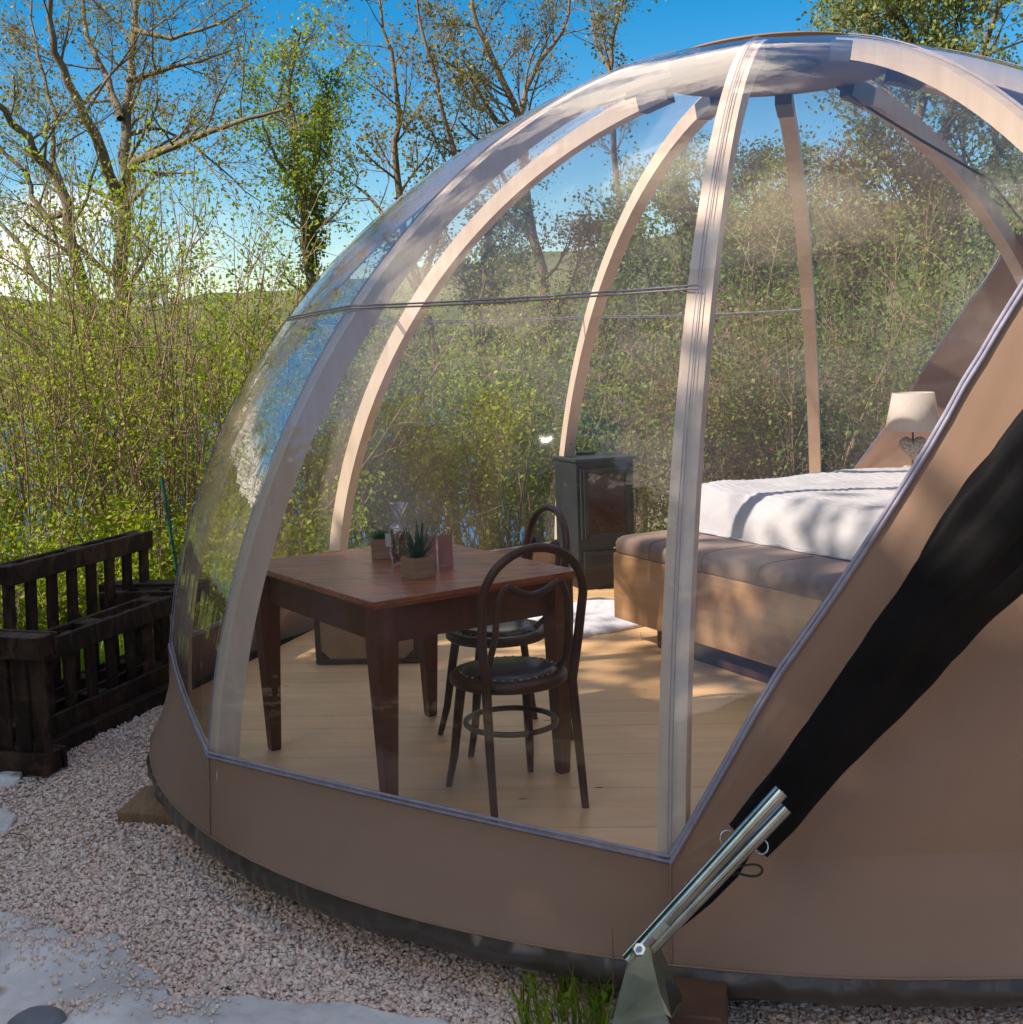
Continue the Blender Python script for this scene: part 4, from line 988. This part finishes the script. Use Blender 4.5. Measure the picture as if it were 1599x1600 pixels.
px_tree('tree', 'tall forked tree with spreading grey limbs and hanging catkins at the left', 'tree', 14,
    [([(196, 620, 0), (192, 470, 0), (190, 330, 0), (196, 250, .2), (200, 150, .4), (214, 60, .6), (220, -60, .9)], .125, .035, 3.2),
     ([(186, 305, 0), (150, 210, -.3), (105, 130, -.5), (85, 60, -.6), (70, -40, -.8)], .085, .03, 3.2),
     ([(192, 185, .2), (165, 125, .5), (140, 60, .8), (122, -40, 1.0)], .06, .025, 3.0),
     ([(192, 295, .1), (215, 250, -.4), (270, 228, -.9), (330, 205, -1.2), (390, 185, -1.5), (445, 170, -1.7)], .07, .018, 4.5),
     ([(203, 125, .3), (260, 108, .2), (310, 95, 0), (370, 75, -.2)], .045, .012, 4.5),
     ([(205, 45, .5), (270, 60, .2), (340, 40, 0), (395, 5, 0)], .04, .012, 4.5),
     ([(198, 210, .3), (240, 200, .8), (285, 215, 1.2), (300, 170, 1.5)], .035, .01, 4)],
    MT['bark'], LF['bud'], .019, 1.9, 'trees behind the dome', 11, kids=5, maxlev=3, step=1.25, maxl=10000)
px_tree('tree', 'leaning grey tree cut by the left edge with limbs reaching up left', 'tree', 13,
    [([(150, 620, 0), (128, 440, 0), (104, 320, 0), (70, 260, 0), (40, 215, -.2), (-20, 150, -.4)], .095, .04, 3.2),
     ([(108, 330, 0), (70, 340, .3), (45, 290, .5), (-10, 215, .6)], .055, .025, 3.0),
     ([(104, 320, 0), (86, 250, .4), (82, 180, .6), (60, 90, .8), (50, 0, 1)], .045, .015, 3.5),
     ([(140, 500, 0), (60, 440, .5), (20, 360, .8), (-40, 320, 1)], .05, .02, 3.0)],
    MT['bark'], LF['bud'], .019, 1.9, 'trees behind the dome', 12, kids=5, maxlev=3, step=1.2, maxl=8000)
px_tree('tree', 'ivy clad tree with two upright stems just left of the dome', 'tree', 14.5,
    [([(496, 560, 0), (486, 440, 0), (478, 360, 0), (466, 280, 0), (458, 200, .2), (455, 130, .3), (470, 50, .4)], .085, .018, 5.0),
     ([(492, 420, 0), (496, 340, .2), (490, 270, .3), (505, 200, .4), (520, 110, .5)], .06, .015, 5.0),
     ([(470, 300, 0), (430, 250, -.4), (410, 190, -.5)], .04, .012, 5)],
    MT['bark'], LF['spring'], .021, 2.6, 'trees behind the dome', 13, kids=5, maxlev=3, ivy=((0, 1), 1300, .10), step=.95, maxl=9000)
px_tree('tree', 'bare budding tree rising over the left shoulder of the dome', 'tree', 16,
    [([(700, 620, 0), (660, 460, 0), (625, 330, 0), (620, 250, 0), (622, 170, 0), (610, 80, 0), (590, -20, 0)], .085, .02, 3.6),
     ([(640, 400, 0), (600, 330, .5), (560, 290, .7), (545, 240, .8)], .04, .012, 4),
     ([(660, 460, 0), (700, 330, -.5), (712, 250, -.5), (690, 150, -.6), (665, 60, -.6), (650, -30, -.6)], .06, .018, 3.6)],
    MT['barkb'], LF['bud'], .028, 1.2, 'trees behind the dome', 14, kids=5, maxlev=3, step=1.3, maxl=7000)
px_tree('tree', 'bare budding tree fanning up above the middle of the dome roof', 'tree', 16.5,
    [([(880, 640, 0), (850, 470, 0), (825, 320, 0), (813, 190, 0), (775, 100, 0), (740, 10, 0), (725, -60, 0)], .10, .025, 3.8),
     ([(820, 300, 0), (812, 185, .3), (830, 120, .6), (880, 50, .9), (900, -40, 1)], .065, .02, 4),
     ([(813, 200, 0), (780, 190, -.4), (735, 120, -.6), (690, 90, -.8)], .04, .012, 4),
     ([(830, 340, 0), (760, 230, -.8), (720, 190, -1)], .045, .014, 4)],
    MT['barkb'], LF['bud'], .020, 1.5, 'trees behind the dome', 15, kids=6, maxlev=3, step=1.2, maxl=9000)
px_tree('tree', 'slender bare tree above the roof just left of the crown', 'tree', 18,
    [([(1000, 620, 0), (980, 400, 0), (960, 240, 0), (952, 120, 0), (960, 50, 0), (985, -30, 0)], .075, .02, 4.0),
     ([(952, 110, 0), (925, 50, .4), (930, -20, .5)], .03, .01, 4.5)],
    MT['barkb'], LF['bud'], .026, .9, 'trees behind the dome', 16, kids=5, maxlev=3, step=.85, maxl=4000)
px_tree('tree', 'leafy silvery green tree rising above the right side of the dome', 'tree', 13.5,
    [([(1460, 700, 0), (1450, 480, 0), (1445, 300, 0), (1440, 150, 0), (1420, 60, 0), (1400, -40, 0)], .13, .03, 5.0),
     ([(1448, 260, 0), (1500, 150, -.4), (1545, 60, -.6), (1570, -20, -.8)], .07, .02, 6),
     ([(1445, 220, 0), (1380, 130, .5), (1350, 50, .6)], .05, .015, 6),
     ([(1455, 380, 0), (1560, 240, .3), (1640, 120, .5), (1700, 20, .5)], .07, .02, 5)],
    MT['bark'], LF['silver'], .027, 3.6, 'trees behind the dome', 17, kids=6, maxlev=3, step=1.35, maxl=26000)
# darker trees behind, seen through the film
for i, (x, Y, kind, tp, l) in enumerate(((1080, 14.5, 'mid', 300, 'bushy green tree seen through the film left of the back rib'), (1230, 15.5, 'mid', 300, 'mid green twiggy tree seen through the film above the bed'), (1340, 13.5, 'rust', 250, 'thick rust brown tree seen through the film behind the lamp'),
        (1560, 15, 'deep', 200, 'dark ivy covered tree behind the right edge of the dome'), (950, 17, 'olive', 420, 'olive tree seen through the film above the stove'), (760, 15.5, 'mid', 470, 'green tree seen through the film behind the table'), (1180, 19, 'deep', 270, 'dark tree far behind the bed seen through the film'))):
    px_tree('tree', l, 'tree', Y, [([(x, 640, 0), (x - 10, 480, 0), (x + 8, 340, 0), (x - 6, tp, 0)], .12, .03, 5.0), ([(x, 580, 0), (x + 60, tp + 160, .5), (x + 80, tp + 100, .8)], .06, .02, 5.0), ([(x, 560, 0), (x - 60, tp + 160, -.3), (x - 75, tp + 80, -.3)], .06, .02, 5.0)],
        MT['barkb'] if kind in ('olive', 'rust') else MT['bark'], LF[kind], .025, 3.2, 'trees seen through the dome', 30 + i, kids=6, maxlev=3, step=1.1, maxl=15000, ivy=((0,), 1000, .16))

# --- coppiced hazel shrubs, left
def shrub(seed, nst, h, spread, leaf, size, dens, maxl, stemr=.011, kids=4, name='hazel_shrub', label='', cat='shrub', loc=(0, 0, 0), group=None, bark=None, leafpow=1.0, sp=.06):
    T = Tree(seed); r = T.r; loc = Vector(loc)
    for i in range(nst):
        a = r.uniform(0, 6.28); q = spread * .22 * math.sqrt(r.random()); b = loc + Vector((q * math.cos(a), q * math.sin(a), -.05))
        tl = r.uniform(0, 1) ** 1.2 * .55 * spread; d = Vector((math.cos(a) * tl, math.sin(a) * tl, 1)).normalized(); L = h * r.uniform(.55, 1.08); n = 7; pts = [b]; p = b
        for k in range(n):
            d = (d + Vector((r.gauss(0, .055), r.gauss(0, .055), .015))).normalized(); p = p + d * L / n; pts.append(p)
        rr0 = stemr * r.uniform(.6, 1.3); T.trunk.tube(pts, [rr0 * (1 - .75 * k / n) for k in range(n + 1)], 4, caps=False)
        T.tips += pts[4:]
        for k in range(kids * 2):
            t = r.uniform(.2, .98); j = min(n - 1, int(t * n)); b2 = pts[j].lerp(pts[j + 1], t * n - j)
            ax = Vector((r.gauss(0, 1), r.gauss(0, 1), r.gauss(.4, .5))).normalized(); T.grow(b2, (ax * .9 + d * .7), .55 * r.uniform(.5, 1.2) * (h / 3), .0045, 3 if r.random() < .35 else 2, 3, .1, .25, 3, .9)
    t = T.build(name, label, cat, loc, bark or MT['twig'], leaf, size, dens, group, seed, spreadpos=sp, maxl=maxl, stems=True)
    return t
hz = [(-2.55, 9.5, 3.1, 'hazel shrub with many tall bare stems nearest the dome'), (-3.35, 9.0, 3.2, 'hazel shrub in the middle with dense brown stems over the bench'), (-3.75, 9.7, 2.9, 'hazel shrub at the left with stems arching towards the lake'), (-2.95, 10.4, 3.4, 'tall hazel shrub standing behind the middle of the clump'),
      (-1.95, 10.3, 3.0, 'hazel shrub half hidden by the left side of the dome'), (-3.9, 11.8, 3.2, 'hazel shrub at the back left of the clump')]
for i, (x, y, h, l) in enumerate(hz):
    shrub(50 + i, 30, h, 1.35, LF['spring'], .0165, 2.7, 19000, label=l, loc=(x, y, gz(x, y)), group='hazel shrubs beside the lake')
for i, (x, y) in enumerate(((-2.35, 8.55), (-3.1, 8.35), (-1.75, 8.9), (-3.7, 8.6))):
    shrub(70 + i, 34, 1.0, 1.9, LF['spring'], .019, 4.0, 7000, stemr=.005, kids=3, name='low_shrub', label=['low leafy shrub behind the right end of the pallet bench', 'low leafy shrub behind the middle of the pallet bench', 'low leafy shrub close to the dome edge by the green stake', 'low leafy shrub behind the left end of the pallet bench'][i], loc=(x, y, gz(x, y)), group='low shrubs behind the pallet bench')
for i, (x, y, l) in enumerate(((-3.5, 12.7, 'bright green shrub on the bank behind the left hazels'), (-2.4, 12.5, 'bright green shrub on the bank behind the middle hazels'), (-.5, 12.9, 'bright green shrub on the bank seen through the left film panel'), (-1.6, 13.6, 'bright green shrub farthest down the bank by the water'))):
    shrub(170 + i, 30, 2.9, 1.9, LF['spring'], .022, 5.0, 15000, kids=4, name='bank_shrub', label=l, loc=(x, y, gz(x, y)), group='shrubs on the lake bank', sp=.12)
# --- hedge right behind the dome
he = [(-.9, 11.0, 1.9, 'mid'), (.0, 10.6, 1.7, 'spring'), (.9, 10.4, 2.1, 'mid'), (1.7, 10.6, 1.9, 'olive'), (2.5, 10.4, 2.3, 'deep'), (3.3, 10.8, 2.6, 'mid'), (4.2, 10.6, 2.6, 'spring'), (5.0, 10.2, 2.8, 'mid'), (.5, 12.2, 2.8, 'deep'), (2.1, 12.4, 3.0, 'mid'), (3.8, 12.6, 3.2, 'deep'), (5.6, 12.2, 3.4, 'mid'), (-1.4, 12.8, 2.6, 'olive')]
hl_ = ['seen through the left film panels', 'seen through the film above the table', 'behind the stove', 'between the stove and the centre rib', 'seen just right of the centre rib', 'behind the left corner of the bed', 'behind the back rib over the bed', 'seen behind the bedside lamp', 'in the second row behind the stove', 'in the second row behind the centre rib', 'in the second row behind the back rib', 'in the second row at the far right', 'in the second row at the far left']
nm = dict(mid='green', spring='bright green', olive='olive', deep='dark green', rust='rusty brown')
for i, (x, y, h, k) in enumerate(he):
    shrub(90 + i, 34, h, 1.3, LF[k], .020, 4.4, 13000, stemr=.010, kids=4, name='hedge_shrub', label='%s hedge shrub %s' % (nm[k], hl_[i]), loc=(x, y, gz(x, y)), group='hedge shrubs behind the dome', sp=.10)

# --- trees outside the frame on the left whose shade lies over the foreground
def shade_tree(seed, loc, h, w_, n, label):
    T = Tree(seed); loc = Vector(loc); r = T.r
    T.limb([loc - ZU * .1, loc + Vector((.05, 0, h * .45)), loc + Vector((0, .1, h * .9))], .12, .03)
    for b in range(34):
        t = .10 + .87 * b / 34; p = loc + Vector((0, 0, h * t)); a = b * 2.4; T.grow(p, Vector((math.cos(a), math.sin(a), .25)), w_ * (1.15 - .75 * t), .035, 1, 3, .04, .2, 5, .8)
    return T.build('tree', label, 'tree', loc, MT['bark'], LF['mid'], .105, 4, 'trees left of the gravel', seed, spreadpos=.24, maxl=n)
sh = [(-8.6, 2.3, 9.6), (-8.8, .9, 10.5), (-9.0, -.8, 9.8), (-7.9, 4.0, 7.0), (-8.6, -2.6, 9.0), (-6.0, 4.9, 3.6), (-10.4, 1.8, 9.6), (-10.2, -.1, 9.9)]
SHL = ['leafy tree left of the gravel level with the dome front', 'leafy tree far left of the gravel just ahead of the viewer', 'leafy tree directly left of the viewer', 'leafy tree left of the pallet bench, farther from the gravel', 'small leafy tree behind the viewer on the left',
       'shortest leafy tree, nearest the pallet bench on its left', 'tall leafy tree in the far row left of the gravel', 'tallest leafy tree in the far row left of the viewer']
for i, (x, y, h) in enumerate(sh):
    shade_tree(130 + i, (x, y, gz(x, y)), h, 1.7, 9500, 'leafy tree left of the picture, number %d from the front of its row' % (i + 1)) if False else shade_tree(130 + i, (x, y, gz(x, y)), h, 1.75 + .07 * h, 14000, SHL[i])
